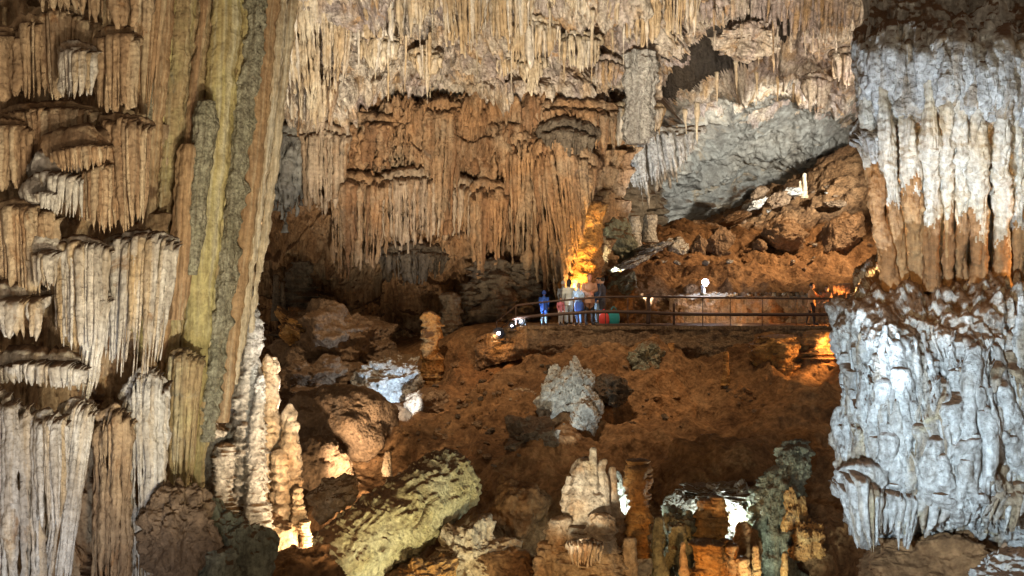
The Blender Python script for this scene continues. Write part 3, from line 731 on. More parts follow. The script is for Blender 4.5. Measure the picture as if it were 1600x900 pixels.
ct('long tan draperies with the lowest tips on the left of the centre wall', [(515, 288), (545, 278), (600, 284)], [(520, 420), (546, 455), (596, 415)], 12, 44.2, 'centre', tip=.35, jit=.35)
ct('whitish draperies of many thin flutes in the middle row', [(590, 280), (640, 272), (700, 278)], [(592, 405), (640, 400), (695, 380)], 20, 44.4, 'centrepale', jit=.3)
ct('pale greenish short draperies beside the whitish ones', [(702, 290), (720, 284), (742, 292)], [(704, 368), (720, 385), (738, 375)], 7, 44.6, 'centrepale')
ct('tan draperies with a long split tip above the grey flowstone', [(736, 296), (760, 288), (795, 296)], [(738, 430), (752, 448), (790, 400)], 9, 44.2, 'centre', tip=.35)
ct('brown draperies beside the organ-pipe curtain', [(786, 226), (810, 215), (840, 226)], [(790, 400), (812, 440), (838, 470)], 9, 44.6, 'centre', tip=.45)
ct('tall organ-pipe curtain with a rounded head left of the glowing wall', [(832, 258), (850, 226), (876, 214), (905, 238), (932, 256)], [(834, 470), (856, 472), (884, 470), (905, 400), (925, 330)], 18, 44.4, 'centre', tip=.6, jit=.12, bulge=1.2)
ct('dark mop-like drapery above the organ-pipe curtain', [(846, 206), (884, 196), (930, 210)], [(846, 230), (884, 246), (930, 240)], 14, 43.8, 'dark', hood=1.)
ct('brown short draperies between the ceiling and the dark mop', [(835, 172), (880, 165), (960, 168)], [(835, 200), (880, 206), (960, 250)], 15, 44.8, 'centre')
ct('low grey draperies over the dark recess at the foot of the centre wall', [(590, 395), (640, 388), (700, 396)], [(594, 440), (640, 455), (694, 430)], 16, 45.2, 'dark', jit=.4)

# ceiling fringes
GF = 'fringes under the pale ceiling'
def cf(label, top, bot, n, Y, mat='ceilfringe', **kw):
    kw.setdefault('hood', .5); kw.setdefault('bulge', .4); kw.setdefault('kids', 3); kw.setdefault('amp', .07); kw.setdefault('ff', 2.)
    return curtain('ceiling_fringe', label, 'fringe', M[mat], top, bot, Y, n, group=GF, **kw)
cf('tan tasselled fringe hanging lowest in the middle of the pale ceiling', [(690, -30), (725, -34), (765, -30)], [(694, 70), (726, 98), (760, 55)], 13, 40.5, 'ceilfringe', tip=.25)
cf('fringe of pale flutes left of the tan tassel', [(560, -30), (620, -34), (694, -28)], [(562, 60), (620, 75), (690, 20)], 17, 41, 'ceilfringe')
cf('short cream fringe right of the tan tassel', [(762, -10), (800, -20), (836, -12)], [(764, 60), (800, 70), (832, 40)], 13, 41, 'ceilfringe')
cf('thin drooping fringe in front of the dark cracks', [(800, 40), (830, 30), (870, 36)], [(804, 95), (826, 110), (866, 85)], 10, 41.6, 'ceilfringe')
cf('wide pale fringe along the top of the frame, middle right', [(850, -36), (920, -40), (985, -36)], [(852, 20), (920, 30), (980, 40)], 22, 41.5, 'ceilfringe')
cf('square-ended fringe above the white block column', [(978, -30), (1000, -34), (1030, -30)], [(980, 62), (1004, 80), (1028, 70)], 9, 42, 'ceilfringe', tip=.6)
cf('fringe of needle-thin stalactites right of the white block column', [(1030, -30), (1060, -34), (1100, -30)], [(1032, 60), (1062, 75), (1092, 60)], 11, 42.5, 'ceilfringe', tip=.15, w=.7, jit=.5)
cf('brown lipped fringe over the diagonal dark cleft', [(1095, 0), (1150, -14), (1215, -8)], [(1098, 40), (1150, 36), (1210, 40)], 16, 44, 'ceil')
cf('orange red fringe at the top right next to the big white canopy', [(1205, -30), (1280, -34), (1360, -28)], [(1210, 55), (1280, 70), (1352, 80)], 24, 42, 'ceil', tip=.3)
cf('small dark fringe on the speckled ceiling above the grey wall', [(1258, 122), (1275, 118), (1296, 124)], [(1262, 178), (1272, 186), (1290, 165)], 5, 47.5, 'ceil')
cf('bluish drapery running down into the grey cavern', [(965, 210), (1010, 200), (1060, 205), (1100, 200)], [(975, 300), (1010, 330), (1050, 300), (1090, 225)], 20, 49.6, 'stagblue', tip=.3, jit=.35)
cf('crumbling lip of calcite beneath the white block column', [(955, 170), (985, 160), (1035, 165)], [(958, 225), (990, 240), (1030, 215)], 13, 47.4, 'ceilfringe')
for k, (t_, b_, n_, Y_, l_) in enumerate([
    ([(560, 62), (590, 56), (622, 64)], [(564, 96), (590, 118), (618, 92)], 9, 41.6, 'short pale fringe below the flutes left of the tan tassel'),
    ([(640, 84), (664, 78), (690, 88)], [(644, 110), (664, 128), (688, 108)], 7, 42.6, 'small cream fringe low on the ceiling left of the tan tassel'),
    ([(812, 96), (832, 90), (850, 98)], [(814, 130), (832, 152), (848, 120)], 6, 43, 'dark tipped fringe hanging between the two dark cracks'),
    ([(876, 60), (905, 52), (940, 62)], [(880, 100), (905, 118), (936, 96)], 11, 42.6, 'pale fringe left of the white block column'),
    ([(930, 96), (950, 90), (972, 100)], [(932, 130), (950, 150), (970, 128)], 8, 44, 'brownish fringe just left of the white block column'),
    ([(770, 92), (786, 86), (804, 94)], [(772, 112), (786, 128), (802, 110)], 6, 43, 'tiny cream fringe right under the short cream one'),
    ([(1300, 84), (1325, 78), (1350, 88)], [(1302, 124), (1325, 140), (1346, 120)], 9, 43, 'ochre fringe below the orange red one by the canopy')]):
    cf(l_, t_, b_, n_, Y_, 'ceilfringe' if k not in (4, 6) else 'ceil')
column('block_column', 'white square-shouldered column under the ceiling fringe', M['stagblue'], [(1000, 80, 26), (1000, 84, 36), (1001, 105, 39), (999, 130, 35), (999, 165, 31), (997, 205, 36), (996, 225, 26)], 44.5, cat='column', seed=21, fl=.14, rough=.16)
hang(M['ceilfringe'], [(1090, 160, 226, 9)], None, None, 49, 3, labels=['long white icicle-like stalactite in front of the grey cavern wall'])
hang(M['ceilfringe'], [(1150, 96, 150, 6), (1182, 112, 150, 6), (1215, 120, 158, 6), (1240, 130, 160, 5), (1120, 112, 166, 7), (1070, 170, 210, 7)], 'small pale stalactite on the speckled ceiling lip above the grey cavern', 'small stalactites above the grey cavern', 49, 4)
rh = np.random.default_rng(91)
hang(M['ceilfringe'], [(x, y, y + 26 + 80 * rh.random() ** 1.6, rh.uniform(3.5, 8.5), Y) for x, y, Y in [(rh.uniform(545, 975), rh.uniform(-10, 70), rh.uniform(40.4, 42.4)) for _ in range(46)]], 'thin stalactite hanging among the fringes of the pale ceiling', 'thin stalactites of the pale ceiling', 41, 6)
hang(M['ceil'], [(x, y, y + 26 + 60 * rh.random() ** 1.6, rh.uniform(3.5, 7), Y) for x, y, Y in [(rh.uniform(1110, 1345), rh.uniform(10, 60), rh.uniform(42.5, 44.5)) for _ in range(26)]], 'thin stalactite hanging among the orange red fringe at the top', 'thin stalactites of the orange fringe', 43, 7)
boulder('hanging_rock', 'knobbly brown rock between the dark cleft and the orange fringe', M['ceil'], 1165, 62, 90, 62, 44.5, cat='rock', seed=32, rough=.5, a=.4, f=1.2, n=60)

# foot of the centre wall
stalagmite('stalagmite', 'ringed orange stalagmite standing on the brow of the slope', M['stagorange'], 674, 600, 486, 34, 41, 'plates', seed=3, nring=8, ring=.35, tiprad=.72, flare=.2, a=.16)
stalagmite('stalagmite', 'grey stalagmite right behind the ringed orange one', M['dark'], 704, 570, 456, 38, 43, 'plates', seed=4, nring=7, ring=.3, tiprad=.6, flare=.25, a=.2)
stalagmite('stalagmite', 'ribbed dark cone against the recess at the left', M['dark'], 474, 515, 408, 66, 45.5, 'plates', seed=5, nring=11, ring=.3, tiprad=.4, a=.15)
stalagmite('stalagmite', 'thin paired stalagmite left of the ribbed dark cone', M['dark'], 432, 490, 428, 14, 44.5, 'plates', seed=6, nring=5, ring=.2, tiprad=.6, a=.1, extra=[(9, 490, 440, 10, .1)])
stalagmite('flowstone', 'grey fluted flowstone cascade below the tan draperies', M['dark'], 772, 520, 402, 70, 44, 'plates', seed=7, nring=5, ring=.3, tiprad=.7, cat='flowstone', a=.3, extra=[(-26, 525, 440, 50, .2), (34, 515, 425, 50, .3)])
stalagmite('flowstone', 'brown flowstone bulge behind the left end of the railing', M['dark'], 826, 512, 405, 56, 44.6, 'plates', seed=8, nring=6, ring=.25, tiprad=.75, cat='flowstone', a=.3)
boulder('rock', 'brown ledge rock with an ochre crest on the left of the hall', M['boulder'], 530, 545, 180, 130, 42.5, seed=41, cat='rock', rough=.42, a=.3, f=.9, n=60, tilt=R(12))
boulder('rock', 'ochre spur of rock running down left of the ledge rock', M['stagorange'], 470, 515, 84, 40, 42, seed=42, cat='rock', rough=.5, a=.3, f=1.2, tilt=R(35))
boulder('rock', 'mottled rock under the ledge, left of the round boulder', M['boulder'], 490, 600, 130, 80, 40.5, seed=43, cat='rock', rough=.42, a=.3, f=1.2, n=60)
boulder('rock', 'blue-white lit calcite rock above the round boulder', M['stagblue'], 602, 600, 112, 92, 40, seed=44, cat='rock', rough=.3, a=.16, f=1.6, n=60, tilt=R(-8))
boulder('boulder', 'large round brown boulder left of the slope', M['boulder'], 534, 664, 178, 132, 36, seed=45, rough=.16, a=.06, f=1.2, facets=5, n=64, tilt=R(8))
boulder('boulder', 'pale broken boulder under the ringed orange stalagmite', M['boulder'], 668, 636, 72, 56, 38.5, seed=46, rough=.25, a=.08, f=1.5, facets=9)
boulder('boulder', 'shadowed grey boulder below the large round one', M['boulder'], 500, 726, 110, 90, 33.5, seed=47, rough=.3, a=.15, f=1.2)

# ------------------------------------------------------------------ fallen column
def fallen():
    n, m = 150, 260
    t = np.linspace(0, 1, m); ax = np.stack([t * 0, t * 0, t], -1)
    A, B = P(506, 896, 25.6), P(722, 738, 28.6)
    d = B - A; Ln = np.linalg.norm(d); d /= Ln
    u = np.cross(d, [0, 0, 1.]); u /= np.linalg.norm(u); w = np.cross(u, d)
    a = np.linspace(0, 2 * np.pi, n, endpoint=False)
    prof = .90 * np.interp(t, [0, .03, .15, .5, .8, .93, .985, 1], [.90, .98, 1.0, 1.04, 1.0, .93, .78, .45])
    rr = np.broadcast_to(prof[:, None], (m, n)).copy()
    loc = np.stack([np.cos(a)[None] * .9 * np.ones((m, 1)), np.sin(a)[None] * .9 * np.ones((m, 1)), np.broadcast_to(t[:, None] * Ln, (m, n))], -1).reshape(-1, 3)
    q = loc + .35 * nz3(loc * .8, 3)
    st = ridge(q * np.array([6.5, 6.5, .8]), 3, .55, 4).reshape(m, n)
    br = np.clip(fbm(loc * np.array([2.5, 2.5, 2.2]), 3, .5, 8).reshape(m, n) + .35, 0, 1)
    rr += .13 * (st - .5) * br + .05 * fbm(loc * .9, 4, .5, 2).reshape(m, n) - .05 * worley(loc * 2.2, 4).reshape(m, n)
    V = A + t[:, None, None] * d * Ln + rr[..., None] * (np.cos(a)[None, :, None] * u + np.sin(a)[None, :, None] * w)
    ctr = np.stack([A, B])
    i, j = np.meshgrid(np.arange(m - 1), np.arange(n), indexing='ij'); jn = (j + 1) % n
    F = np.stack([i * n + j, i * n + jn, (i + 1) * n + jn, (i + 1) * n + j], -1).reshape(-1, 4)
    V = np.vstack([V.reshape(-1, 3), ctr]); k = np.arange(n); kn = (k + 1) % n
    F = np.vstack([F, np.stack([kn, k, 0 * k + m * n, 0 * k + m * n], -1), np.stack([(m - 1) * n + k, (m - 1) * n + kn, 0 * k + m * n + 1, 0 * k + m * n + 1], -1)])
    tone = np.concatenate([np.clip(.75 - 1.1 * (st.ravel() - .25), 0, 1), [.5, .5]])
    Geo().add(V, F, None, tone, 0).build('fallen_column', M['fallen'], label='huge fallen cream column lying across the foot of the slope', cat='column')
M['fallen'] = rock('fallen_calcite', (.56, .49, .27), (.58, .54, .36), (.15, .10, .045), (.13, .068, .03), .62, .8, 1.2, streak=(1., 1.), bump=.8, speck=.45)
fallen()
stalagmite('broken_column', 'snapped stub of column at the lower end of the fallen one', M['fallen'], 455, 985, 868, 80, 24.8, 'plates', seed=5, nring=4, ring=.1, tiprad=.9, cat='column', lean=(.5, 0), a=.12)
boulder('rock', 'brown rock ledge at the bottom edge left of the fallen column', M['soil'], 470, 912, 150, 90, 20.3, cat='rock', seed=51, rough=.3, a=.15, tilt=R(-20))
boulder('rock', 'ochre crusted rock below the right side of the fallen column', M['stag'], 735, 868, 130, 84, 27, cat='rock', seed=52, rough=.5, a=.3, f=1.3, n=64)
boulder('rock', 'small amber rock at the bottom edge beside the fallen column', M['stagorange'], 660, 905, 90, 60, 26, cat='rock', seed=53, rough=.5, a=.25, f=1.5)
boulder('rock', 'sunlit-looking ochre rock behind the low end of the fallen column', M['stag'], 520, 775, 70, 56, 29, cat='rock', seed=54, rough=.4, a=.15, f=1.6, tilt=R(-30))
boulder('boulder', 'dark smooth boulder right of the fallen column', M['soil'], 790, 810, 130, 130, 29.5, seed=55, rough=.25, a=.12)

# ------------------------------------------------------------------ mid slope
boulder('knobbly_rock', 'gnarled grey-white rock in the middle of the slope', M['stagblue'], 902, 648, 76, 84, 35, cat='rock', seed=61, rough=.3, a=.22, f=1.6, n=70, facets=0)
boulder('knobbly_rock', 'gnarled pale knob standing on the shoulder of the grey-white rock', M['stagblue'], 868, 612, 40, 84, 34.6, cat='rock', seed=62, rough=.45, a=.22, f=2., n=56, facets=0, tilt=R(18))
boulder('knobbly_rock', 'pale peak behind the gnarled rock on the slope', M['stagblue'], 904, 604, 36, 80, 34.8, cat='rock', seed=63, rough=.45, a=.2, f=2., n=56, facets=0, tilt=R(-10))
boulder('rock', 'dim grey rock right of the gnarled rock', M['dark'], 955, 612, 56, 44, 35.6, cat='rock', seed=64, rough=.45, a=.2, f=1.5)
boulder('rock', 'dim greenish rock higher up below the stone wall', M['greenrock'], 1008, 562, 60, 44, 37.6, cat='rock', seed=65, rough=.45, a=.2, f=1.5)
boulder('rock', 'crumbled dim rock low on the slope above the stalagmite cluster', M['dark'], 838, 688, 80, 54, 33.2, cat='rock', seed=66, rough=.5, a=.25, f=1.5)
boulder('rock', 'tan rock lying alone left of the gnarled rock', M['stag'], 808, 622, 60, 30, 36.2, cat='rock', seed=67, rough=.4, a=.15, f=1.6, tilt=R(-22))
stalagmite('flowstone', 'fluted amber flowstone mound below the right end of the walkway', M['stagorange'], 1215, 592, 522, 66, 37.6, 'knobs', seed=68, nring=3, ring=.2, tiprad=.75, cat='flowstone', a=.3)
stalagmite('flowstone', 'stacked amber ledges beside the right-hand blue-white block', M['stagorange'], 1280, 590, 516, 56, 37.4, 'plates', seed=69, nring=5, ring=.35, tiprad=.9, cat='flowstone', a=.2)
stalagmite('stalagmite', 'little amber stalagmite standing alone on the slope', M['stagorange'], 1134, 588, 548, 14, 37, 'knobs', seed=70, nring=3, ring=.3, tiprad=.55, a=.06)
stalagmite('stalagmite', 'stubby brown stalagmite just under the stone wall', M['stagorange'], 1048, 562, 534, 14, 38.2, 'knobs', seed=71, nring=3, ring=.3, tiprad=.6, a=.06)
stalagmite('stalagmite', 'little pale stalagmite by the upper end of the fallen column', M['stag'], 606, 728, 704, 13, 33, 'knobs', seed=72, nring=2, ring=.2, tiprad=.8, a=.04)
boulder('earth_mound', 'dark domed mound above the right-hand lamp niche', M['soil'], 1130, 755, 190, 150, 31.5, cat='mound', seed=73, rough=.22, a=.22, f=1.1, n=70, facets=3)

# ------------------------------------------------------------------ bottom centre stalagmites
stalagmite('stalagmite', 'broad tiered cream stalagmite with several knobbed heads at the bottom centre', M['stag'], 914, 870, 712, 78, 26.5, 'plates', seed=81, nring=9, ring=.26, tiprad=.48, flare=.2, a=.075, f=1.4, kidname='lobe',
           extra=[(12, 760, 698, 19, -.2, 'smooth'), (28, 790, 716, 26, -.1, 'smooth'), (42, 775, 728, 18, .1, 'smooth'), (-24, 840, 742, 26, .1, 'knobs'), (-38, 910, 805, 66, -.3), (-62, 915, 845, 44, -.5, 'knobs'),
                  (0, 930, 818, 120, -.4), (24, 910, 800, 76, -.8), (44, 900, 768, 40, .1), (56, 910, 860, 40, -.6, 'knobs'), (-72, 930, 868, 30, -.8, 'knobs')])
curtain('drapery', 'small fringe of pale drips on the front of the tiered stalagmite', 'drapery', M['stag'], [(886, 852), (910, 846), (942, 852)], [(888, 880), (912, 892), (938, 882)], 24.4, 11, hood=.25, bulge=.3, amp=.04)
stalagmite('stalagmite', 'banded amber column with a dark cap beside the white lamp glow', M['stagorange'], 998, 850, 722, 40, 26.6, 'plates', seed=83, nring=8, ring=.34, tiprad=.85, flare=.05, a=.10, extra=[(-2, 765, 716, 38, .05, 'knobs')])
boulder('added_glow_patch', 'added white rock to catch the lamp glow between the tiered stalagmite and the banded column', M['stagblue'], 967, 790, 40, 96, 28.1, cat='flowstone', seed=181, rough=.3, a=.2, f=2.)  # added rock, shaped to show the white glow between the stalagmites
boulder('added_glow_patch', 'added white rock to catch the glow of the lamp hidden in the right-hand niche', M['stagblue'], 1146, 806, 62, 84, 28.4, cat='flowstone', seed=182, rough=.4, a=.25, f=2.)  # added rock that gives the niche lamp a white surface to light
stalagmite('stalagmite', 'small cone in front of the banded amber column', M['stag'], 984, 920, 838, 26, 25.6, 'plates', seed=84, nring=4, ring=.2, tiprad=.8, flare=.2, a=.08)
for x, yb, yt, w, Y, mt, lb in [(872, 900, 806, 16, 26.2, 'stag', 'slim cream stalagmite leaning out left of the tiered one'), (952, 900, 838, 15, 25.9, 'stagorange', 'thin amber stalagmite between the tiered one and the small cone'),
    (1068, 920, 846, 20, 26, 'stag', 'pale stub of stalagmite in front of the green grey rock'), (1182, 930, 850, 22, 26, 'stagorange', 'amber stub of stalagmite below the dark egg-shaped rock'), (846, 930, 858, 26, 25.8, 'stag', 'stout cream stalagmite at the left foot of the tiered one'), (1226, 930, 862, 18, 25.9, 'stagorange', 'amber stalagmite at the bottom edge right of the spine')]:
    stalagmite('stalagmite', lb, M[mt], x, yb, yt, w, Y, 'knobs', seed=int(x), nring=5, ring=.25, tiprad=.35, flare=.5, a=.06)
stalagmite('stalagmite', 'dim green stalagmite in the shade right of the banded column', M['greenrock'], 1030, 900, 806, 24, 26.2, 'knobs', seed=85, nring=4, ring=.2, tiprad=.5, a=.1)
boulder('rock', 'green grey rock left of the right-hand lamp niche', M['greenrock'], 1062, 850, 70, 100, 27, cat='rock', seed=86, rough=.45, a=.2, f=1.8, n=64, tilt=R(-12))
boulder('rock', 'pale rim rock above the green grey one', M['stagblue'], 1062, 790, 54, 40, 28.4, cat='rock', seed=87, rough=.6, a=.25, f=2., n=56)
boulder('rock', 'pale crust on the brow of the lamp niche', M['stagblue'], 1120, 770, 90, 20, 28.8, cat='rock', seed=88, rough=.7, a=.28, f=2.2, n=56, facets=1)
stalagmite('stalagmite', 'two-toned stalagmite with an amber flank left of the lamp niche', M['stagorange'], 1104, 880, 778, 40, 26.8, 'plates', seed=89, nring=9, ring=.34, tiprad=.85, a=.1, extra=[(16, 870, 775, 30, -.1)])
stalagmite('stalagmite', 'ridged amber stalagmite at the bottom edge under the lamp niche', M['stagorange'], 1104, 930, 842, 62, 25.8, 'plates', seed=90, nring=4, ring=.2, tiprad=.7, a=.12, extra=[(38, 930, 848, 28, .1, 'knobs'), (56, 930, 868, 28, -.1, 'knobs'), (30, 900, 840, 34, .3, 'knobs')])
boulder('rock', 'dark egg-shaped rock below the bright lamp niche', M['soil'], 1166, 862, 44, 90, 26.8, cat='rock', seed=91, rough=.2, a=.1)
column('rock_spine', 'twisted grey green rock spine with a forked tip at the bottom right', M['greenrock'], [(1250, 686, 12), (1246, 700, 26), (1236, 728, 34), (1218, 765, 44), (1212, 810, 54), (1210, 860, 60), (1206, 930, 70)], 27.4, cat='rock', seed=92, fl=.25, rough=.2, ang=7)
boulder('rock', 'black rock with amber edges right of the twisted spine', M['stagorange'], 1240, 800, 30, 66, 26.8, cat='rock', seed=93, rough=.5, a=.15, f=2.)
boulder('rock', 'amber streaked rock under the black rock', M['stagorange'], 1262, 850, 44, 60, 26.6, cat='rock', seed=94, rough=.5, a=.2, f=2.)
boulder('rock', 'big dark rock at the bottom edge between the spine and the blue-white block', M['soil'], 1290, 850, 130, 130, 27.6, cat='rock', seed=95, rough=.35, a=.3, f=1., n=60)
boulder('rock', 'dark rock filling the bottom edge left of the tiered stalagmite', M['soil'], 800, 900, 110, 80, 26.6, cat='rock', seed=96, rough=.35, a=.2, f=1.2)

# ------------------------------------------------------------------ right: canopy, pillars, block
def body_bvh(g):
    V, F = np.vstack(g.V), np.vstack(g.F)
    return BVHTree.FromPolygons([Vector(v) for v in V], [tuple(int(k) for k in f) for f in F])

def on_body(bv, x, y, sm=9):
    """lay a run of photo points on a rock body, smoothed, so that strands hang instead of following every dent"""
    p = [hit([bv], a, b) for a, b in zip(x, y)]
    k = [i for i, q in enumerate(p) if q is not None]
    if len(k) < .85 * len(p): return None
    Y = np.interp(np.arange(len(x)), k, [p[i][1] for i in k])
    return np.convolve(np.pad(Y, sm // 2, 'edge'), np.ones(sm) / sm, 'valid')

def strand(g, bv, x0, y0, x1, y1, r, rg, wig=4., rise=.35, foot=.45, tone=None, n=30, sides=9, mi=0):
    t = np.linspace(0, 1, n)
    e = t * t * (3 - 2 * t)
    x = x0 + (x1 - x0) * e + wig * np.sin(t * rg.uniform(2, 6) + rg.uniform(0, 6)) * (1 - t * .5)
    y = y0 + (y1 - y0) * t
    Y = on_body(bv, x, y)
    if Y is None: return
    rad = r * np.interp(t, [0, .05, .2, .75, 1], [.25, .8, 1.0, .75, foot]) * (1 + .10 * np.interp(t, np.linspace(0, 1, 8), rg.normal(size=8)))
    g.tube(PP(np.stack([x, y, Y - r * rise], -1)), rad, sides, rg.random() if tone is None else tone, .6, mi=mi)

def right_side():
    rg = np.random.default_rng(5)
    xs = np.array([1390, 1370, 1362, 1372, 1406, 1450, 1500, 1560, 1630, 1720.])
    Yc = np.array([17.3, 16.3, 15.7, 15.35, 15.1, 14.9, 14.7, 14.6, 14.6, 14.8])
    def rw(y, dY, dx=0): return [[x + dx * (1 - i / 9), y, Y + dY] for i, (x, Y) in enumerate(zip(xs, Yc))]
    cn = net([rw(-110, 2.0, 60), rw(-30, 1.1, 30), rw(20, .55, 16), rw(60, .15, -8), rw(105, 0, -18), rw(150, .1, -14), rw(185, .35, -4), rw(212, .8, 10), rw(228, 1.5, 26), rw(222, 2.8, 40), rw(170, 4.2, 40)])
    def smooth_body(p): return .16 * fbm(p * np.array([1.1, 1.1, .7]), 3, .5, 3) + .13 * (ridge((p + .3 * nz3(p * .7, 30)) * np.array([2.2, 2.2, .22]), 2, .5, 2) - .5) + .03 * fbm(p * 5, 3, .6, 8)
    def cd(p):
        top = np.clip((p[:, 2] - 3.1) / .5, 0, 1)
        return smooth_body(p) + top * .14 * (.5 - worley(p * 3.4, 4))
    g = sheet_geo(cn, 260, 260, cd); bv = body_bvh(g)
    gc = g.V[0][g.F[0][:, 0]]; g.M[0] = (gc[:, 2] > 3.55 + .5 * fbm(gc * 1.1, 4, .6, 3)).astype(np.int32)
    pil = [(1356, 1394, 26), (1386, 1412, 22), (1420, 1432, 32), (1458, 1458, 28), (1484, 1482, 18), (1505, 1504, 22), (1534, 1530, 30), (1570, 1566, 28), (1592, 1590, 20), (1620, 1616, 30), (1652, 1648, 30)]
    for k in range(210):                                               # drip-built strands that gather towards the pillars
        x0 = rg.uniform(1345, 1665); y0 = rg.uniform(30, 190); q = min(pil, key=lambda p: abs(p[0] - x0 - rg.uniform(-18, 18)))
        y1 = y0 + rg.uniform(60, 170); f = np.clip((y1 - 90) / 190, 0, 1) * .85
        strand(g, bv, x0, y0, x0 + (q[0] - x0) * f + rg.uniform(-6, 6), min(y1, 250), rg.uniform(.045, .12), rg, 5)
    for k in range(200):
        x0 = rg.uniform(1345, 1665); y0 = rg.uniform(40, 190); y1 = min(y0 + rg.uniform(40, 130), 240)
        strand(g, bv, x0, y0, x0 + rg.normal() * 9 + 3, y1, rg.uniform(.016, .036), rg, 7, rise=2.2, foot=.5, sides=7)
    g.displace(lambda p: .05 * fbm(p * np.array([5, 5, 3.]), 5, .62, 3) + .03 * (.5 - worley(p * 11, 5)))
    root = g.build('flowstone_canopy', [M['blue'], M['blocktop']], label='great blue-white flowstone canopy hanging at the upper right edge', cat='flowstone')
    for k, (xa, xb, w) in enumerate(pil):
        w *= .8                              # pillars run on unbroken from the canopy to the shelf
        ya = rg.uniform(95, 170); s = np.linspace(0, 1, 12); yy = ya + (456 - ya) * s
        xx = xa - 6 + (xb - xa + 6) * (s ** (1.3 if k < 2 else .8)) + rg.normal(size=12) * .8
        ww = w * np.interp(s, [0, .08, .25, .42, .65, .92, 1], [.25, .6, 1., 1.1, .80, .78, 1.3]) * (1 + .05 * rg.normal(size=12))
        Y0 = on_body(bv, [xa - 3] * 5, [ya + i for i in range(5)], 3)
        Y0 = 15. if Y0 is None else float(Y0[0])
        Yp = np.interp(s, [0, .35, .5, 1], [Y0 + .02, max(Y0, 14.9) + .12, 15.4, 15.5 + .12 * (k % 3)])
        q = cr(np.stack([xx, yy, ww, Yp], -1), 120)
        h = Geo().tube(PP(q[:, [0, 1, 3]]), q[:, 2] / 2 / FOC * q[:, 3], 32, .25 + .5 * rg.random(), 1)
        for m_ in range(4):                                            # thin veins fused to the pillar
            a = rg.uniform(-2.6, -.5); s0 = rg.uniform(0, .5); s1 = min(1, s0 + rg.uniform(.3, .6)); i0, i1 = int(s0 * 119), int(s1 * 119)
            if i1 - i0 < 8: continue
            c = q[i0:i1]; rr = c[:, 2] / 2 / FOC * c[:, 3]; aa = a + .5 * np.linspace(0, rg.uniform(-1, 1), len(c))
            P3 = PP(c[:, [0, 1, 3]]) + np.stack([np.cos(aa) * rr, np.sin(aa) * rr, 0 * rr], -1) * .92
            h.tube(P3, np.full(len(c), .032) * np.interp(np.linspace(0, 1, len(c)), [0, .1, .8, 1], [.2, 1, .8, .2]), 8, rg.random(), .3)
        h.displace(d_sum(lambda p: .05 * (ridge(p * np.array([6, 6, .45]), 3, .55, 3) - .5), lambda p: .022 * fbm(p * np.array([5, 5, 9.]), 4, .6, 2)))
        hc = h.V[0][h.F[0][:, 0]] if len(h.F) == 1 else np.vstack(h.V)[np.vstack(h.F)[:, 0]]
        mk = (hc[:, 2] < np.interp(k, [0, 2, 4, 6, 10], [1.5, 1.3, .95, .8, .85]) + (.12, -.10, .05, -.16)[k % 4] + .34 * fbm(hc * np.array([4.5, 4.5, 1.4]), 4, .65, 4)).astype(np.int32)   # rust stain and the lamp's shadow line, both put into the pillar foot's colour
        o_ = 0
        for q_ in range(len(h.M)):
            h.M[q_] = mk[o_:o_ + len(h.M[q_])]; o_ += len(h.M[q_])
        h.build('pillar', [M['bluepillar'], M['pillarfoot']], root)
    for k in range(9):                                                # dim pillars further in
        x = 1425 + k * 26 + rg.uniform(-6, 6); w = rg.uniform(14, 24)
        q = cr(np.array([[x, 180, w * 1.3, 17.2], [x + 2, 330, w, 17.2], [x, 455, w, 17.2]]), 50)
        h = Geo().tube(PP(q[:, [0, 1, 3]]), q[:, 2] / 2 / FOC * q[:, 3], 20, .3, 1)
        h.displace(lambda p: .05 * (ridge(p * np.array([6, 6, .5]), 3, .55, 3) - .5)); h.build('pillar', M['bluepillar'], root)
    bw = net([[[1436, 120, 18.6], [1500, 120, 18.4], [1600, 120, 18.2], [1750, 120, 18.2]], [[1436, 300, 18.6], [1500, 300, 18.4], [1600, 300, 18.2], [1750, 300, 18.2]], [[1436, 480, 18.6], [1500, 480, 18.4], [1600, 480, 18.2], [1750, 480, 18.2]]])
    sheet_geo(bw, 120, 160, d_sum(d_flute(2.4, .2, .4, .3, 3, 2), d_rock(1, .2, 4, .5, 1))).build('recess_wall', M['bluepillar'], root)
    # shell-shaped hood at the left tip, its flutes drawn together towards the foot
    curtain('drapery', 'shell-shaped blue-white hood at the left tip of the canopy', 'drapery', M['blue'], [(1336, 218), (1352, 196), (1380, 198), (1402, 212)], [(1366, 290), (1376, 312), (1386, 318), (1396, 300)], 15.75, 9, hood=.35, bulge=.3, amp=.02, rr=(1., 1.7), tip=.3, kids=2, jit=.2)

    # block
    xb = np.array([1372, 1344, 1332, 1344, 1380, 1430, 1490, 1560, 1640, 1740.])
    Yb = np.array([18.2, 16.4, 15.3, 14.7, 14.3, 14.1, 14., 14., 14.1, 14.4])
    def b_(y, dY, dx=0, yc=0): return [[x + dx * (1 - i / 9) ** 2, y + yc * (1 - i / 9), Y + dY] for i, (x, Y) in enumerate(zip(xb, Yb))]
    bn = net([b_(404, 4.6, 60, 20), b_(424, 3.2, 40, 16), b_(444, 2.0, 44, 14), b_(466, 1.0, 18, 14), b_(505, .4, -14), b_(560, .15, -6), b_(620, 0, -4), b_(680, -.05, -10), b_(735, 0, -14), b_(790, .25, 4), b_(824, .8, 24), b_(836, 1.6, 46), b_(824, 3., 60)])
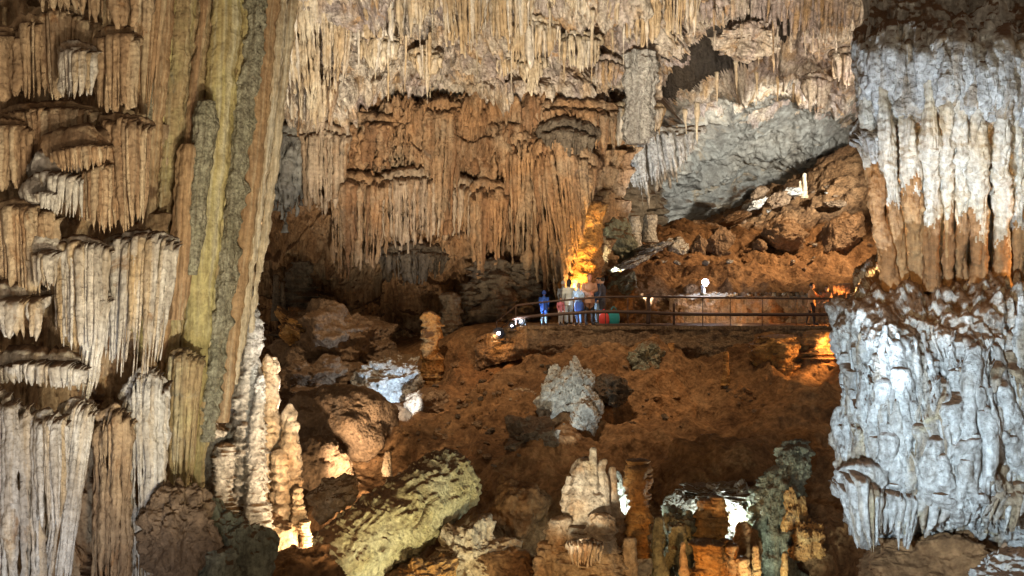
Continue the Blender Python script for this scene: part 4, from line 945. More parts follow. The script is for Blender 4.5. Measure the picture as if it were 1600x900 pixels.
    def bd(p):
        top = np.clip((p[:, 2] + .75) / .5, 0, 1)
        return smooth_body(p) * 1.1 + .10 * (ridge((p + .35 * nz3(p * .8, 33)) * np.array([3.6, 3.6, .5]), 2, .5, 6) - .5) + top * (.34 * (.5 - worley(p * 3., 4)) + .14 * (.5 - worley(p * 8, 5)))
    g = sheet_geo(bn, 400, 360, bd); bv = body_bvh(g)
    gc = g.V[0][g.F[0][:, 0]]; g.M[0] = (gc[:, 2] > -.66 + .28 * fbm(gc * 1.2, 4, .6, 3)).astype(np.int32)
    for k in range(270):
        x0 = rg.uniform(1306, 1690); y0 = rg.uniform(515, 770); L = rg.uniform(45, 190)
        y1 = min(y0 + L, rg.uniform(780, 840)); big = rg.random() < .25
        strand(g, bv, x0, y0, x0 + rg.normal() * 12 + 5, y1, rg.uniform(.09, .15) if big else rg.uniform(.035, .085), rg, 5, foot=.5)
    for k in range(260):                                               # thin veins
        x0 = rg.uniform(1306, 1690); y0 = rg.uniform(500, 780); y1 = min(y0 + rg.uniform(40, 160), 836)
        strand(g, bv, x0, y0, x0 + rg.normal() * 9 + 4, y1, rg.uniform(.016, .036), rg, 7, rise=2.2, foot=.5, sides=7)
    g.displace(lambda p: .045 * fbm(p * np.array([5, 5, 3.]), 5, .62, 3) + .028 * (.5 - worley(p * 11, 5)))
    blk = g.build('flowstone_block', [M['blue'], M['blocktop']], label='massive blue-white flowstone block at the right edge with an earthy top', cat='flowstone')
    curtain('drapery', 'hooded blue-white drapery over a small hollow at the block foot', 'drapery', M['blue'], [(1312, 762), (1330, 742), (1356, 742), (1380, 764)], [(1336, 850), (1346, 868), (1358, 872), (1374, 846)], 13.9, 8, hood=.4, bulge=.35, amp=.03, rr=(1., 1.7), tip=.2, kids=2)
    curtain('drapery', 'ragged white fringe along the underside of the block', 'drapery', M['blue'], [(1376, 765), (1420, 770), (1500, 770), (1600, 765), (1680, 760)], [(1380, 830), (1412, 872), (1500, 800), (1600, 850), (1680, 840)], 13.95, 30, hood=.3, bulge=.05, amp=.04, tip=.3, jit=.6, kids=4)
    boulder('rock', 'brown underside rock beneath the blue-white block', M['soil'], 1450, 884, 230, 110, 14.9, cat='rock', seed=101, rough=.3, a=.12, n=60)
    boulder('rock', 'pale crusted rock in the bottom right corner', M['blue'], 1590, 905, 150, 80, 13.4, cat='rock', seed=102, rough=.3, a=.1, f=2., n=60)
    boulder('rock', 'blue-white crusted rock standing right of the dark crack at the frame edge', M['blue'], 1602, 530, 30, 110, 13.6, cat='rock', seed=103, rough=.3, a=.12, f=2.5, n=60)
    boulder('hanging_rock', 'brown crusted rock above the left end of the canopy', M['soil'], 1412, 14, 80, 60, 17.2, cat='rock', seed=104, rough=.35, a=.25, f=1.6, n=60)
    curtain('drapery', 'grey blue drapery in the upper corner beside the orange fringe', 'drapery', M['blue'], [(1350, -20), (1374, -28), (1400, -20)], [(1358, 50), (1374, 58), (1396, 45)], 17., 6, hood=.4, bulge=.3, amp=.05, rr=(1, 1.6))
right_side()

# ------------------------------------------------------------------ glowing wall, rocks on the upper slope
stalagmite('flowstone', 'orange glowing flowstone wall behind the visitors', M['stagorange'], 906, 470, 312, 56, 43.8, 'smooth', seed=111, nring=7, ring=.0, tiprad=.6, cat='flowstone', a=.16, lean=(.5, .3))
boulder('rock', 'green grey rock face beside the glowing wall', M['greenrock'], 958, 380, 70, 86, 48, cat='rock', seed=112, rough=.3, a=.2, f=1., facets=9)
stalagmite('stalagmite', 'pale yellow stacked stalagmite beside the green grey rock face', M['stagblue'], 990, 380, 336, 24, 48.4, 'plates', seed=113, nring=3, ring=.2, tiprad=.9, a=.12)
stalagmite('stalagmite', 'pale yellow stump of stalagmite right of the stacked one', M['stagblue'], 1015, 368, 334, 22, 49, 'plates', seed=114, nring=4, ring=.2, tiprad=.95, a=.12)
boulder('rock', 'white lit slab on the upper slope', M['stagblue'], 1018, 388, 58, 16, 47, cat='rock', seed=115, rough=.4, a=.12, tilt=R(-14), n=40)
boulder('rock', 'white lit slab lying lower left of the other', M['stagblue'], 985, 410, 66, 14, 46.4, cat='rock', seed=116, rough=.4, a=.12, tilt=R(-20), n=40)
boulder('rock', 'pale green rock face behind the railing and the visitors', M['greenrock'], 972, 470, 76, 90, 44.6, cat='rock', seed=117, rough=.3, a=.2, f=1., facets=8)
for k, (lb, mt, x, y, w, h, Y, tl) in enumerate([
    ('large rounded orange boulder on the upper slope', 'boulder', 1226, 370, 76, 44, 48.6, 4), ('slanting orange boulder nearest the white canopy', 'boulder', 1318, 364, 86, 56, 49, -28),
    ('pale faced rock at the left end of the boulder row', 'stagblue', 1056, 388, 40, 34, 48.4, 10), ('small dark rock beside the pale faced one', 'boulder', 1092, 386, 26, 36, 48.2, 0),
    ('brown angular boulder below the small blue lamp', 'boulder', 1124, 380, 40, 46, 48.6, 20), ('small orange rock wedged left of the large rounded boulder', 'boulder', 1186, 384, 26, 20, 48, 0),
    ('grey slab on the skyline of the upper slope', 'stagblue', 1178, 320, 46, 18, 54, -26), ('tan rock behind the grey slab on the skyline', 'boulder', 1216, 312, 40, 22, 54, -20),
    ('reddish pointed rock above the grey slab', 'boulder', 1186, 304, 30, 22, 56, -40), ('pale rock cluster left of the white twin stalagmite', 'stagblue', 1240, 300, 30, 16, 54, 0),
    ('tan lying rock on the skyline near the small blue lamp', 'boulder', 1150, 342, 50, 18, 53, -24), ('pale pebble-like rock on the bare upper slope', 'boulder', 1305, 318, 34, 12, 52, 0),
    ('flat orange stone near the right end of the railing', 'boulder', 1310, 462, 44, 18, 43.6, -10), ('brown block of stone left of the lamp post', 'boulder', 1080, 456, 22, 22, 43.8, 0)]):
    boulder('boulder', lb, M[mt], x, y, w, h, Y, seed=120 + k, rough=.28, facets=8, a=.1, f=1.4, tilt=R(tl), n=40)
stalagmite('stalagmite', 'white twin stalagmite on the skyline of the upper slope', M['ceilfringe'], 1257, 300, 270, 9, 54, 'knobs', seed=140, nring=3, ring=.2, tiprad=.5, a=.05, extra=[(-7, 300, 282, 6, .1)])

# loose stones: one kind of stone, many copies
rg = np.random.default_rng(44)
protos = []
for k in range(5):
    V, F = boulder_geo((1, .9, .7), 200 + k, .3, 8, 14)
    me = None
    g = Geo().add(V, F, V, .5, 1)
    protos.append(g)
stone_meshes = {}
def stone(x, y, s, mt, label, group):
    p = hit(GROUND, x, y)
    if p is None: return
    k = int(rg.integers(5)); key = (k, mt)
    if key not in stone_meshes:
        o = protos[k].build('stone', M[mt], origin=np.zeros(3), label=label, cat='stone', group=group); stone_meshes[key] = o.data
    else:
        o = bpy.data.objects.new('stone', stone_meshes[key]); COL.objects.link(o); tag(o, label, 'stone', group)
    r = s / 2 / FOC * p[1]
    o.location = [float(v) for v in p + np.array([0, 0, r * .25])]
    o.scale = [float(r * rg.uniform(.7, 1.3)), float(r * rg.uniform(.7, 1.2)), float(r * rg.uniform(.6, 1.1))]
    o.rotation_euler = (float(rg.uniform(-.4, .4)), float(rg.uniform(-.4, .4)), float(rg.uniform(0, 6)))
for k in range(190):
    cx, cy = [(690, 600), (720, 620), (560, 740), (770, 610), (660, 690), (850, 560), (900, 600), (780, 700), (1000, 640), (1180, 620), (740, 660)][k % 11]
    x, y = cx + rg.normal() * 38, cy + rg.normal() * 20
    stone(x, y, 3.5 + 12 * rg.random() ** 2.2, ('boulder', 'soil', 'boulder', 'dark')[int(rg.integers(4))], 'loose brown stone scattered on the earth slope', 'loose stones on the slope')
for k in range(70):
    cx, cy = [(1060, 400), (1150, 350), (1190, 330), (1250, 310), (1280, 400), (1130, 400), (1000, 415), (1330, 390), (1200, 400)][k % 9]
    x, y = cx + rg.normal() * 30, cy + rg.normal() * 13
    stone(x, y, rg.uniform(5, 14), ('boulder', 'stagblue', 'boulder', 'soil')[int(rg.integers(4))], 'loose stone scattered on the slope above the railing', 'loose stones above the railing')
# ------------------------------------------------------------------ walkway, railing, lamps
M['rail'] = plain('rusty_dark_metal', (.060, .032, .022), .55, .3)
M['stonewall'] = rock('dry_stone', (.19, .12, .07), (.25, .17, .10), (.12, .075, .04), (.10, .055, .025), .6, .9, 1.4, bump=1., speck=.5)
M['plaster'] = rock('ochre_parapet', (.33, .22, .13), (.27, .17, .10), (.20, .13, .08), (.3, .25, .19), .6, .9, 1.2, bump=.7)
M['housing'] = plain('lamp_housing', (.05, .05, .055), .45, .6)
M['glow_cold'] = plain('lamp_glass_cold', (.9, .9, .95), .3, emit=(.78, .80, 1.), es=26)
M['glow_warm'] = plain('lamp_glass_warm', (.95, .85, .7), .3, emit=(1., .72, .42), es=22)
DZ = -1.35
edge = np.array([(742, 40.6), (790, 39.9), (850, 39.4), (930, 39.2), (1010, 39.1), (1100, 39.1), (1200, 39.1), (1300, 39.1), (1440, 39.1)])
def on_deck(x, Y, z=DZ): return np.array([(x - 800) / FOC * Y, Y, z])
fx = cr(np.stack([(edge[:, 0] - 800) / FOC * edge[:, 1], edge[:, 1]], -1), 60)
g = Geo(); n = len(fx); dz0 = np.interp(np.linspace(0, 1, n), [0, .12, .2, 1], [-.55, -.12, 0, 0])
for a, b, c, d in (((0, 0), (0, 3.4), 0, 0),):
    top_f = np.stack([fx[:, 0], fx[:, 1], DZ + dz0], -1); top_b = top_f + [0, 3.5, 0]; bot_f = top_f - [0, 0, .13]; bot_b = top_b - [0, 0, .13]
    ring = np.stack([top_f, top_b, bot_b, bot_f], 1); i, j = np.meshgrid(np.arange(n - 1), np.arange(4), indexing='ij'); jn = (j + 1) % 4
    g.add(ring.reshape(-1, 3), np.stack([i * 4 + j, i * 4 + jn, (i + 1) * 4 + jn, (i + 1) * 4 + j], -1).reshape(-1, 4))
g.build('walkway', M['stonewall'], smooth=False, kind='structure')
wn = np.stack([np.stack([fx[:, 0], fx[:, 1] + o, DZ + dz0 - d], -1) for o, d in ((.9, .0), (.03, .135), (-.05, .4), (-.25, .75), (-.1, 1.2))])
def raw_sheet(W, nr, nc, fn):
    inv = np.stack([W[..., 0] / W[..., 1] * FOC + 800, 450 - W[..., 2] / W[..., 1] * FOC, W[..., 1]], -1)
    return sheet_geo(inv, nr, nc, fn)
raw_sheet(wn[1:], 46, 420, lambda p: .16 * (.5 - worley(p * np.array([2.6, 2.6, 4.2]), 3)) + .06 * fbm(p * 2, 4, .6, 2)).build('retaining_wall', M['stonewall'], label='rough dry stone retaining wall holding up the walkway', cat='stone wall')

def lat(x, y, Y): return P(x, y, Y)
rail = thing('railing', on_deck(1050, 39.4), 'dark two-bar railing along the front edge of the walkway', 'railing')
def rail_path(pts, r, name, n=80, sq=1.):
    q = cr(PP(np.array(pts, float)), n); g = Geo().tube(q, np.full(n, r), 8, axis='free'); return g.build(name, M['rail'], rail)
Yr = 39.35
rail_path([(806, 477, 39.75), (850, 472, 39.5), (900, 467.5, 39.35), (945, 464, Yr), (1010, 463.5, Yr), (1100, 465, Yr), (1200, 466, Yr), (1300, 467, Yr), (1420, 468, Yr)], .035, 'top_rail')
rail_path([(801, 497.5, 39.75), (850, 492.5, 39.5), (900, 489, 39.35), (945, 487, Yr), (1010, 488, Yr), (1060, 490.5, Yr), (1200, 491.5, Yr), (1300, 491.5, Yr), (1420, 492, Yr)], .06, 'mid_rail')
rail_path([(806, 478, 39.75), (790, 491, 39.95), (776, 503, 40.15)], .022, 'stair_rail', 20)
rail_path([(801, 498, 39.75), (788, 508, 39.95), (774, 519, 40.15)], .022, 'stair_rail', 20)
for x, yt, r, Y in [(806, 476, .025, 39.75), (776, 502, .025, 40.15), (850, 471, .014, 39.5), (900, 466.5, .014, 39.35), (946, 463, .018, Yr), (981, 463, .014, Yr), (1013, 459, .075, Yr + .06), (1053, 474, .05, Yr + .05), (1098, 464, .016, Yr), (1141, 464.5, .016, Yr), (1191, 465, .016, Yr), (1244, 465.5, .016, Yr), (1297, 466, .03, Yr), (1350, 466, .016, Yr)]:
    t = P(x, yt, Y); zb = DZ - .03 if x > 840 else P(x, 522 if x < 790 else 514, Y)[2]
    Geo().tube(np.linspace(t, [t[0], t[1], zb], 6), np.full(6, r), 8).build('post', M['rail'], rail)
rail_path([(930, 507, Yr), (1010, 507.5, Yr), (1100, 510, Yr), (1200, 511, Yr), (1300, 512, Yr), (1420, 513, Yr)], .03, 'bottom_rail')

# parapet at the back of the walkway
g = Geo()
pw = np.stack([np.stack([np.linspace(P(1046, 0, 42.4)[0], P(1345, 0, 42.4)[0], 12), np.full(12, 42.4 + o), np.full(12, z)], -1) for o, z in ((.45, DZ - .1), (.45, -.38), (.40, -.33), (.03, -.33), (0, -.38), (-.03, -.8), (-.06, DZ - .1))])
par = raw_sheet(pw, 50, 260, lambda p: .09 * fbm(p * 1.6, 5, .6, 2) + .12 * (.5 - worley(p * np.array([2.2, 2.2, 3.6]), 4))).build('parapet_wall', M['plaster'], label='low ochre parapet wall along the back of the walkway', cat='parapet')
for k in range(44):
    V, F = boulder_geo((rg.uniform(.08, .17), .13, rg.uniform(.07, .13)), 300 + k, .3, 6, 9, rz=rg.uniform(0, 3))
    x = 1090 + k * 4.8 + rg.uniform(-1.5, 1.5)
    Geo().add(V + P(x, 0, 42.6) * [1, 1, 0] + [0, rg.uniform(-.1, .1), -.27], F, V).build('capstone', M['stagblue' if x < 1150 or k % 4 == 0 else 'stonewall'], par)
# warm board by the right end of the railing
pan = thing('information_board', P(1316, 505, 40.6), 'slanted blank information board lit orange at the right end of the railing', 'board')
g = Geo().box(P(1315, 452, 40.6), (.62, .06, .42), Matrix.Rotation(R(28), 3, 'X') @ Matrix.Rotation(R(-8), 3, 'Y')); g.build('panel', M['plaster'], pan, smooth=False)
for x in (1309, 1321): Geo().tube([P(x, 453, 40.65), P(x, 509, 40.65)], [.025, .025], 8).build('leg', M['rail'], pan)

def floodlight(label, x, y, Y, aim, mat='glow_cold', s=.16, group=None, power=0, color=(1, 1, 1), angle=100, drop=None):
    c = P(x, y, Y); root = thing('floodlight', c - [0, 0, s * 1.1], label, 'floodlight', group)
    d = np.asarray(aim, float) - c; d /= np.linalg.norm(d)
    q = Vector(d).to_track_quat('Y', 'Z').to_matrix()
    tr = lambda pts: np.asarray(pts, float) @ np.array(q).T + c
    g = Geo(); prof = [(-1.0, .35), (-.95, .55), (-.5, .75), (0, .95), (.25, 1.02), (.3, 1.0), (.3, .9), (.2, .88)]
    g.tube(tr([(0, a * s, 0) for a, _ in prof]), [b * s for _, b in prof], 20, axis='free', caps=False)
    for k in range(4): g.box(tr([(0, (-.85 + .2 * k) * s, 0)])[0], (1.5 * s, .04 * s, 1.5 * s), q)
    g.build('housing', M['housing'], root)
    Geo().tube(tr([(0, .2 * s, 0), (0, .27 * s, 0), (0, .3 * s, 0)]), [.86 * s, .8 * s, .3 * s], 20, axis='free').build('lens', M[mat], root)
    g = Geo()
    for sx in (-1, 1): g.tube(tr([(sx * 1.08 * s, 0, .1 * s), (sx * 1.08 * s, 0, 0)]) * 1 + [[0, 0, 0], [0, 0, -1.3 * s]], [.07 * s, .07 * s], 6)
    g.box(c - [0, 0, 1.3 * s], (2.4 * s, .5 * s, .14 * s)); g.build('bracket', M['housing'], root)
    if power: lamp('lamp_or_fill_beam', 'SPOT', c + d * s * .6, power, color, s * .5, aim, angle)
    return root

lp = thing('lamp_post', P(1100, 470, 42.6), 'short white lamp post with a glowing round lamp behind the railing', 'lamp')
M['pole'] = plain('pale_pole', (.55, .54, .52), .5)
Geo().tube([P(1100, 472, 42.55), P(1101, 448, 42.55)], [.035, .03], 10).build('pole', M['pole'], lp)
Geo().box(P(1097, 452, 42.5), (.09, .07, .3)).build('control_box', M['housing'], lp, smooth=False)
V, F = ball_geo(14); Geo().add(V * .13 + P(1102, 441, 42.55), F, V).build('globe', M['glow_cold'], lp)
g = Geo().tube([P(1102, 448.5, 42.55), P(1102, 446, 42.55)], [.07, .10], 12); g.build('collar', M['pole'], lp)
floodlight('small bluish floodlight on the skyline of the upper slope', 1098, 356, 56, P(1040, 200, 50) * [1, .9, 1], s=.2)
floodlight('bright floodlight at the foot of the stair rail', 779, 521, 39.7, P(760, 470, 30), s=.22)
floodlight('small violet-white floodlight at the left end of the deck', 800, 509, 39.4, P(790, 500, 20), s=.13)
floodlight('dim floodlight turned sideways beside the blue-jacketed child', 815, 502, 39.9, P(700, 480, 36), s=.15)

# ------------------------------------------------------------------ people
SKIN = (.52, .30, .20)
def seg_geo(g, pts, rad, n=14, sq=1.):
    q = cr(np.array(pts, float), max(6, len(pts) * 4)); r = np.interp(np.linspace(0, 1, len(q)), np.linspace(0, 1, len(rad)), rad)
    g.tube(q, r, n, axis='free')
def ell(g, c, s, n=10):
    V, F = ball_geo(n); g.add(V * np.array(s) + np.array(c), F, V)

def person(label, x, Y, h, rz, shirt, legs, hair, shoes=(.03, .03, .035), pose='stand', coat=1.0, hood=False, group=None, long_hair=False, skin=SKIN, z=DZ):
    """local frame: faces -Y, metres for a 1.72 m figure, then scaled"""
    root = thing('person', on_deck(x, Y, z), label, 'person', group)
    k = h * 1.07 / 1.72
    lean = .0; A = {}
    hipz, shz, ntz = .93, 1.42, 1.50
    tl = 0.
    if pose == 'lean': tl = -.22
    S = lambda s: np.array([s * .185, tl * .9, shz])
    hd = np.array([0, tl * 1.05 - .02, 1.62])
    if pose == 'stand':
        arm = {1: [(.235, .0, 1.16), (.215, -.09, .92)], -1: [(-.235, .01, 1.16), (-.2, -.10, .93)]}
        foot = {1: (.10, .02), -1: (-.11, -.03)}
    elif pose == 'fold':
        arm = {1: [(.25, -.02, 1.17), (.05, -.22, 1.12)], -1: [(-.25, -.02, 1.17), (-.06, -.24, 1.08)]}
        foot = {1: (.11, -.02), -1: (-.10, .03)}
    elif pose == 'reach':
        arm = {1: [(.22, -.22, 1.22), (.16, -.46, 1.20)], -1: [(-.24, -.10, 1.18), (-.19, -.33, 1.08)]}
        foot = {1: (.10, .16), -1: (-.10, -.14)}
    else:
        arm = {1: [(.22, tl - .12, 1.18), (.16, tl - .30, 1.04)], -1: [(-.22, tl - .12, 1.18), (-.16, tl - .30, 1.04)]}
        foot = {1: (.10, .10), -1: (-.10, .02)}
    prim = []                                                          # (a, b, r, material)
    g = Geo()
    def add(pts, rad, mi, n=14):
        seg_geo(g, pts, rad, n)
        for p, q, r1, r2 in zip(pts[:-1], pts[1:], rad[:-1], rad[1:]): prim.append((np.array(p, float), np.array(q, float), (r1 + r2) / 2, mi))
    c = coat
    add([(0, 0, .90), (0, tl * .3, 1.05), (0, tl * .6, 1.22), (0, tl * .85, 1.38), (0, tl * .95, 1.455)], [.135 * c, .128 * c, .138 * c, .125 * c, .06], 1, 18)
    add([(-.09, tl * .55, 1.2), (-.10, tl * .8, 1.36), (-.12, tl * .92, 1.41)], [.09 * c, .095 * c, .06], 1); add([(.09, tl * .55, 1.2), (.10, tl * .8, 1.36), (.12, tl * .92, 1.41)], [.09 * c, .095 * c, .06], 1)
    if coat > 1.05: add([(0, 0, .74), (0, 0, .92)], [.17 * c, .15 * c], 1, 18)
    add([(0, tl * .95, 1.42), tuple(hd - [0, -.02, .09])], [.058, .052], 0)
    for s in (1, -1):
        e, w = arm[s]
        add([tuple(S(s)), tuple((S(s) + np.array(e)) / 2), e], [.062 * c, .055 * c, .047 * c], 1)
        mid = tuple((np.array(e) + np.array(w)) / 2)
        add([e, mid, w], [.046 * c, .043 * c, .031], 1)
        d = np.array(w) - np.array(e); d /= np.linalg.norm(d)
        side = np.cross(d, [0, -1, .3]); side /= np.linalg.norm(side)
        pc = np.array(w) + d * .05
        add([w, tuple(pc), tuple(pc + d * .035)], [.027, .036, .034], 0)
        for f, (o, ln) in enumerate([(-.03, .068), (-.010, .078), (.011, .073), (.030, .058)]):
            b = pc + d * .03 + side * o; m = b + d * ln * .55; tpt = m + d * ln * .38 + np.array([0, -.02, -.008])
            add([tuple(b), tuple(m), tuple(tpt)], [.0115, .011, .009], 0, 8)
        th = pc - d * .02 - side * .03 * s
        add([tuple(th), tuple(th - side * .022 * s + d * .03 + np.array([0, -.018, 0])), tuple(th - side * .018 * s + d * .062 + np.array([0, -.03, 0]))], [.014, .0125, .010], 0, 8)
        hx, fy = s * .095, foot[s][1]
        add([(hx, 0, .90), (hx * 1.02, fy * .35 - .015, .70), (s * .10, fy * .5 - .02, .50)], [.098, .085, .062], 2)
        add([(s * .10, fy * .5 - .02, .50), (s * .103, fy * .8 + .012, .32), (foot[s][0], fy + .03, .09)], [.062, .060, .045], 2)
        add([(foot[s][0], fy + .055, .045), (foot[s][0] + s * .01, fy - .06, .042), (foot[s][0] + s * .025, fy - .16, .034)], [.045, .046, .032], 3)
    V, F = ball_geo(12)
    g.add(V * [.076, .095, .118] + hd, F, V); prim.append((hd - [0, 0, .03], hd + [0, 0, .03], .09, 0))
    g.add(V * [.05, .05, .05] + hd + [0, -.045, -.07], F, V)
    seg_geo(g, [tuple(hd + [0, -.09, .012]), tuple(hd + [0, -.112, -.022])], [.010, .016], 8)
    for s in (1, -1): ell(g, hd + [s * .078, .005, -.005], (.012, .02, .03), 6)
    Vv, _, _, _ = g.arrays()
    me = bpy.data.meshes.new('tmp'); FF = np.vstack(g.F)
    me.from_pydata(Vv.tolist(), [], [[int(i) for i in (f[:3] if f[2] == f[3] else f)] for f in FF])
    o = bpy.data.objects.new('tmp', me); COL.objects.link(o)
    md = o.modifiers.new('r', 'REMESH'); md.mode = 'VOXEL'; md.voxel_size = .0105
    md = o.modifiers.new('s', 'SMOOTH'); md.factor = .5; md.iterations = 4
    ev = o.evaluated_get(bpy.context.evaluated_depsgraph_get())
    bm_ = bpy.data.meshes.new_from_object(ev)
    bpy.data.objects.remove(o)
    nv = len(bm_.vertices); co = np.empty(nv * 3, np.float32); bm_.vertices.foreach_get('co', co); co = co.reshape(-1, 3).astype(float)
    # cloth folds
    nf = len(bm_.polygons); ce = np.empty(nf * 3, np.float32); bm_.polygons.foreach_get('center', ce); ce = ce.reshape(-1, 3).astype(float)
    best = np.full(nf, 9.); mi = np.zeros(nf, np.int32)
    for a, b, r, m_ in prim:
        ab = b - a; t = np.clip(((ce - a) @ ab) / (ab @ ab), 0, 1); d = np.linalg.norm(ce - a - t[:, None] * ab, axis=1) - r
        u = d < best; best[u] = d[u]; mi[u] = m_
    mi[(mi == 2) & (ce[:, 2] < .075)] = 3
    mi[(ce[:, 2] > .93) & (ce[:, 2] < 1.4) & (mi == 2)] = 1
    bm_.polygons.foreach_set('use_smooth', np.ones(nf, bool))
    cloth = .008 * fbm(co * np.array([9, 9, 6.]), 3, .6, 3)
    co[:, 1] += np.where((co[:, 2] < 1.4) & (co[:, 2] > .12), cloth, 0)
    Rz = np.array(Matrix.Rotation(rz, 3, 'Z')); T = lambda p: (np.asarray(p) * k) @ Rz.T
    bm_.vertices.foreach_set('co', T(co).astype(np.float32).ravel()); bm_.update()
    nm = 'p%d' % (len(bpy.data.materials))
    bm_.materials.clear()
    for m_ in (plain('skin', skin, .5), plain('top_cloth', shirt, .85), plain('trouser_cloth', legs, .85), plain('shoe_leather', shoes, .5)): bm_.materials.append(m_)
    bm_.polygons.foreach_set('material_index', mi); bm_.update()
    bm_.name = 'body'; b = bpy.data.objects.new('body', bm_); COL.objects.link(b); b.parent = root
    hm = plain('hair' if not hood else 'hood_cloth', hair, .7)
    V, F = ball_geo(20)
    H = V * [.088, .106, .126] * (1 + .05 * fbm(V * 3, 3, .6, 4))[:, None] if not hood else V * [.115, .13, .15]
    H = H + hd + [0, .012, .012]
    face = (V[:, 1] < -.35) & (V[:, 2] < .45)
    H[face] = hd + (H[face] - hd) * (.7)
    if long_hair: H[:, 2] -= np.where((V[:, 2] < 0) & (V[:, 1] > -.2), .14 * -V[:, 2], 0)
    else: H[:, 2] = np.where((V[:, 2] < -.2), H[:, 2] + .05, H[:, 2])
    q = Geo().add(T(H) + np.array(root['_o']), F, V); q.build('hair' if not hood else 'hood', hm, root)
    dk = plain('eye_dark', (.02, .015, .012), .3)
    for s in (1, -1):
        q = Geo(); V8, F8 = ball_geo(5); q.add(T(V8 * .011 + hd + [s * .031, -.086, .012]) + np.array(root['_o']), F8, V8); q.build('eye', dk, root)
    q = Geo(); q.add(T(V8 * [.024, .008, .006] + hd + [0, -.094, -.062]) + np.array(root['_o']), F8, V8); q.build('mouth', plain('lips', (.30, .10, .08), .5), root)
    return root

GP = 'visitors on the walkway'
person('child in blue hooded jacket and light blue trousers at the left end of the walkway', 850, 40.2, 1.14, R(165), (.02, .08, .36), (.28, .44, .62), (.015, .05, .24), pose='stand', coat=1.2, hood=True, group=GP)
person('small child in a pink top between the adults', 876, 40.5, .92, R(20), (.62, .20, .26), (.55, .55, .58), (.10, .06, .03), group=GP)
person('dark-haired visitor in a white top and pale trousers', 889, 40.7, 1.54, R(200), (.66, .70, .68), (.50, .56, .60), (.02, .016, .014), group=GP, long_hair=True, coat=1.1)
person('grey-haired visitor in grey looking away behind the white top', 880, 41.6, 1.50, R(150), (.30, .33, .38), (.55, .60, .64), (.50, .50, .50), group=GP)
person('visitor in a light blue jacket and jeans carrying a shoulder bag', 904, 40.5, 1.42, R(-30), (.42, .56, .72), (.20, .33, .55), (.45, .36, .26), group=GP, coat=1.12, pose='fold')
person('man in a salmon brown jumper and black trousers', 921, 40.4, 1.73, R(10), (.46, .25, .16), (.016, .016, .02), (.30, .12, .08), group=GP, coat=1.15, pose='fold', skin=(.55, .24, .17))
person('visitor in a navy top and faded jeans behind the man in salmon', 935, 41.0, 1.60, R(-60), (.03, .06, .13), (.32, .44, .55), (.02, .016, .014), group=GP)
person('dark-haired visitor in dark clothes standing beside the man in salmon', 941, 40.5, 1.60, R(-110), (.05, .05, .07), (.03, .03, .04), (.02, .015, .012), group=GP, pose='stand')
person('visitor lit orange holding out both arms near the right end of the railing', 1268, 40.3, 1.42, R(75), (.50, .28, .13), (.035, .025, .02), (.02, .014, .012), group=GP, pose='reach', coat=1.08)
person('visitor leaning on the railing at the far right beside the board', 1298, 40.2, 1.32, R(-60), (.42, .24, .12), (.04, .03, .025), (.10, .05, .025), group=GP, pose='lean')
def bag(label, x, y, Y, s, c, name='bag'):
    p = P(x, y, Y) if y else on_deck(x, Y)
    V, F = ball_geo(14); W = np.sign(V) * np.abs(V) ** .6 * np.array([.5, .28, .62]) * s; W *= (1 - .18 * np.clip(W[:, 2:] / s, 0, 1))
    rt = thing(name, p, label, 'bag'); q = Geo().add(W + p + [0, 0, s * .58], F, V); m_ = plain('bag_cloth', c, .7); q.build('bag_body', m_, rt)
    a = np.linspace(0, np.pi, 14); Geo().tube(np.stack([.22 * s * np.cos(a), 0 * a, s * 1.1 + .4 * s * np.sin(a)], -1) + p, np.full(14, .03 * s), 6, axis='free').build('handle', m_, rt)
bag('red bag standing on the deck by the dark-clothed visitor', 944, 0, 40.1, .38, (.60, .05, .04))
bag('teal bag standing on the deck right of the red one', 959, 0, 40.2, .44, (.02, .26, .28))
bag('blue shoulder bag hanging at the hip of the light blue jacket', 905, 487, 40.2, .34, (.03, .08, .30), 'shoulder_bag')
# ------------------------------------------------------------------ lamps that light the cave, and added fill
COLD = (.62, .78, 1.); NEUT = (1., .90, .76); WARM = (1., .72, .42); AMBER = (1., .50, .16)
def spot(x, y, Y, tx, ty, tY, power, color, angle=60, size=.15, blend=.7): return lamp('lamp_or_fill_beam', 'SPOT', P(x, y, Y), power, color, size, P(tx, ty, tY), angle, blend)  # one name for beams of cave lamps and of added fill
def bulb(x, y, Y, power, color, size=.1): return lamp('lamp_glow', 'POINT', P(x, y, Y), power, color, size)
# left wall
spot(330, 1250, 9.5, 110, 330, 17, 1100, (1., .84, .66), 80, .25)
spot(560, 1000, 7.5, 90, 260, 17, 1350, (1., .82, .62), 40, .2)
spot(140, 1150, 11, 60, 780, 16, 800, (.72, .84, 1.), 60)
spot(620, 1100, 10, 340, 330, 19.5, 3000, (1., .93, .68), 60)
# lit stalagmites at the foot of the shafts
bulb(500, 850, 21.3, 210, (1., .70, .40))
bulb(527, 772, 31.3, 130, (1., .74, .45)); spot(545, 775, 31, 640, 690, 35, 500, (1., .74, .45), 80)
bulb(492, 800, 23.6, 40, (1., .74, .46))
spot(455, 690, 23.3, 425, 200, 20.2, 2600, (1., .90, .74), 70)
spot(640, 960, 17, 395, 640, 22, 2600, (1., .78, .54), 34)
spot(590, 908, 18, 430, 720, 22, 1000, (1., .72, .42), 44)
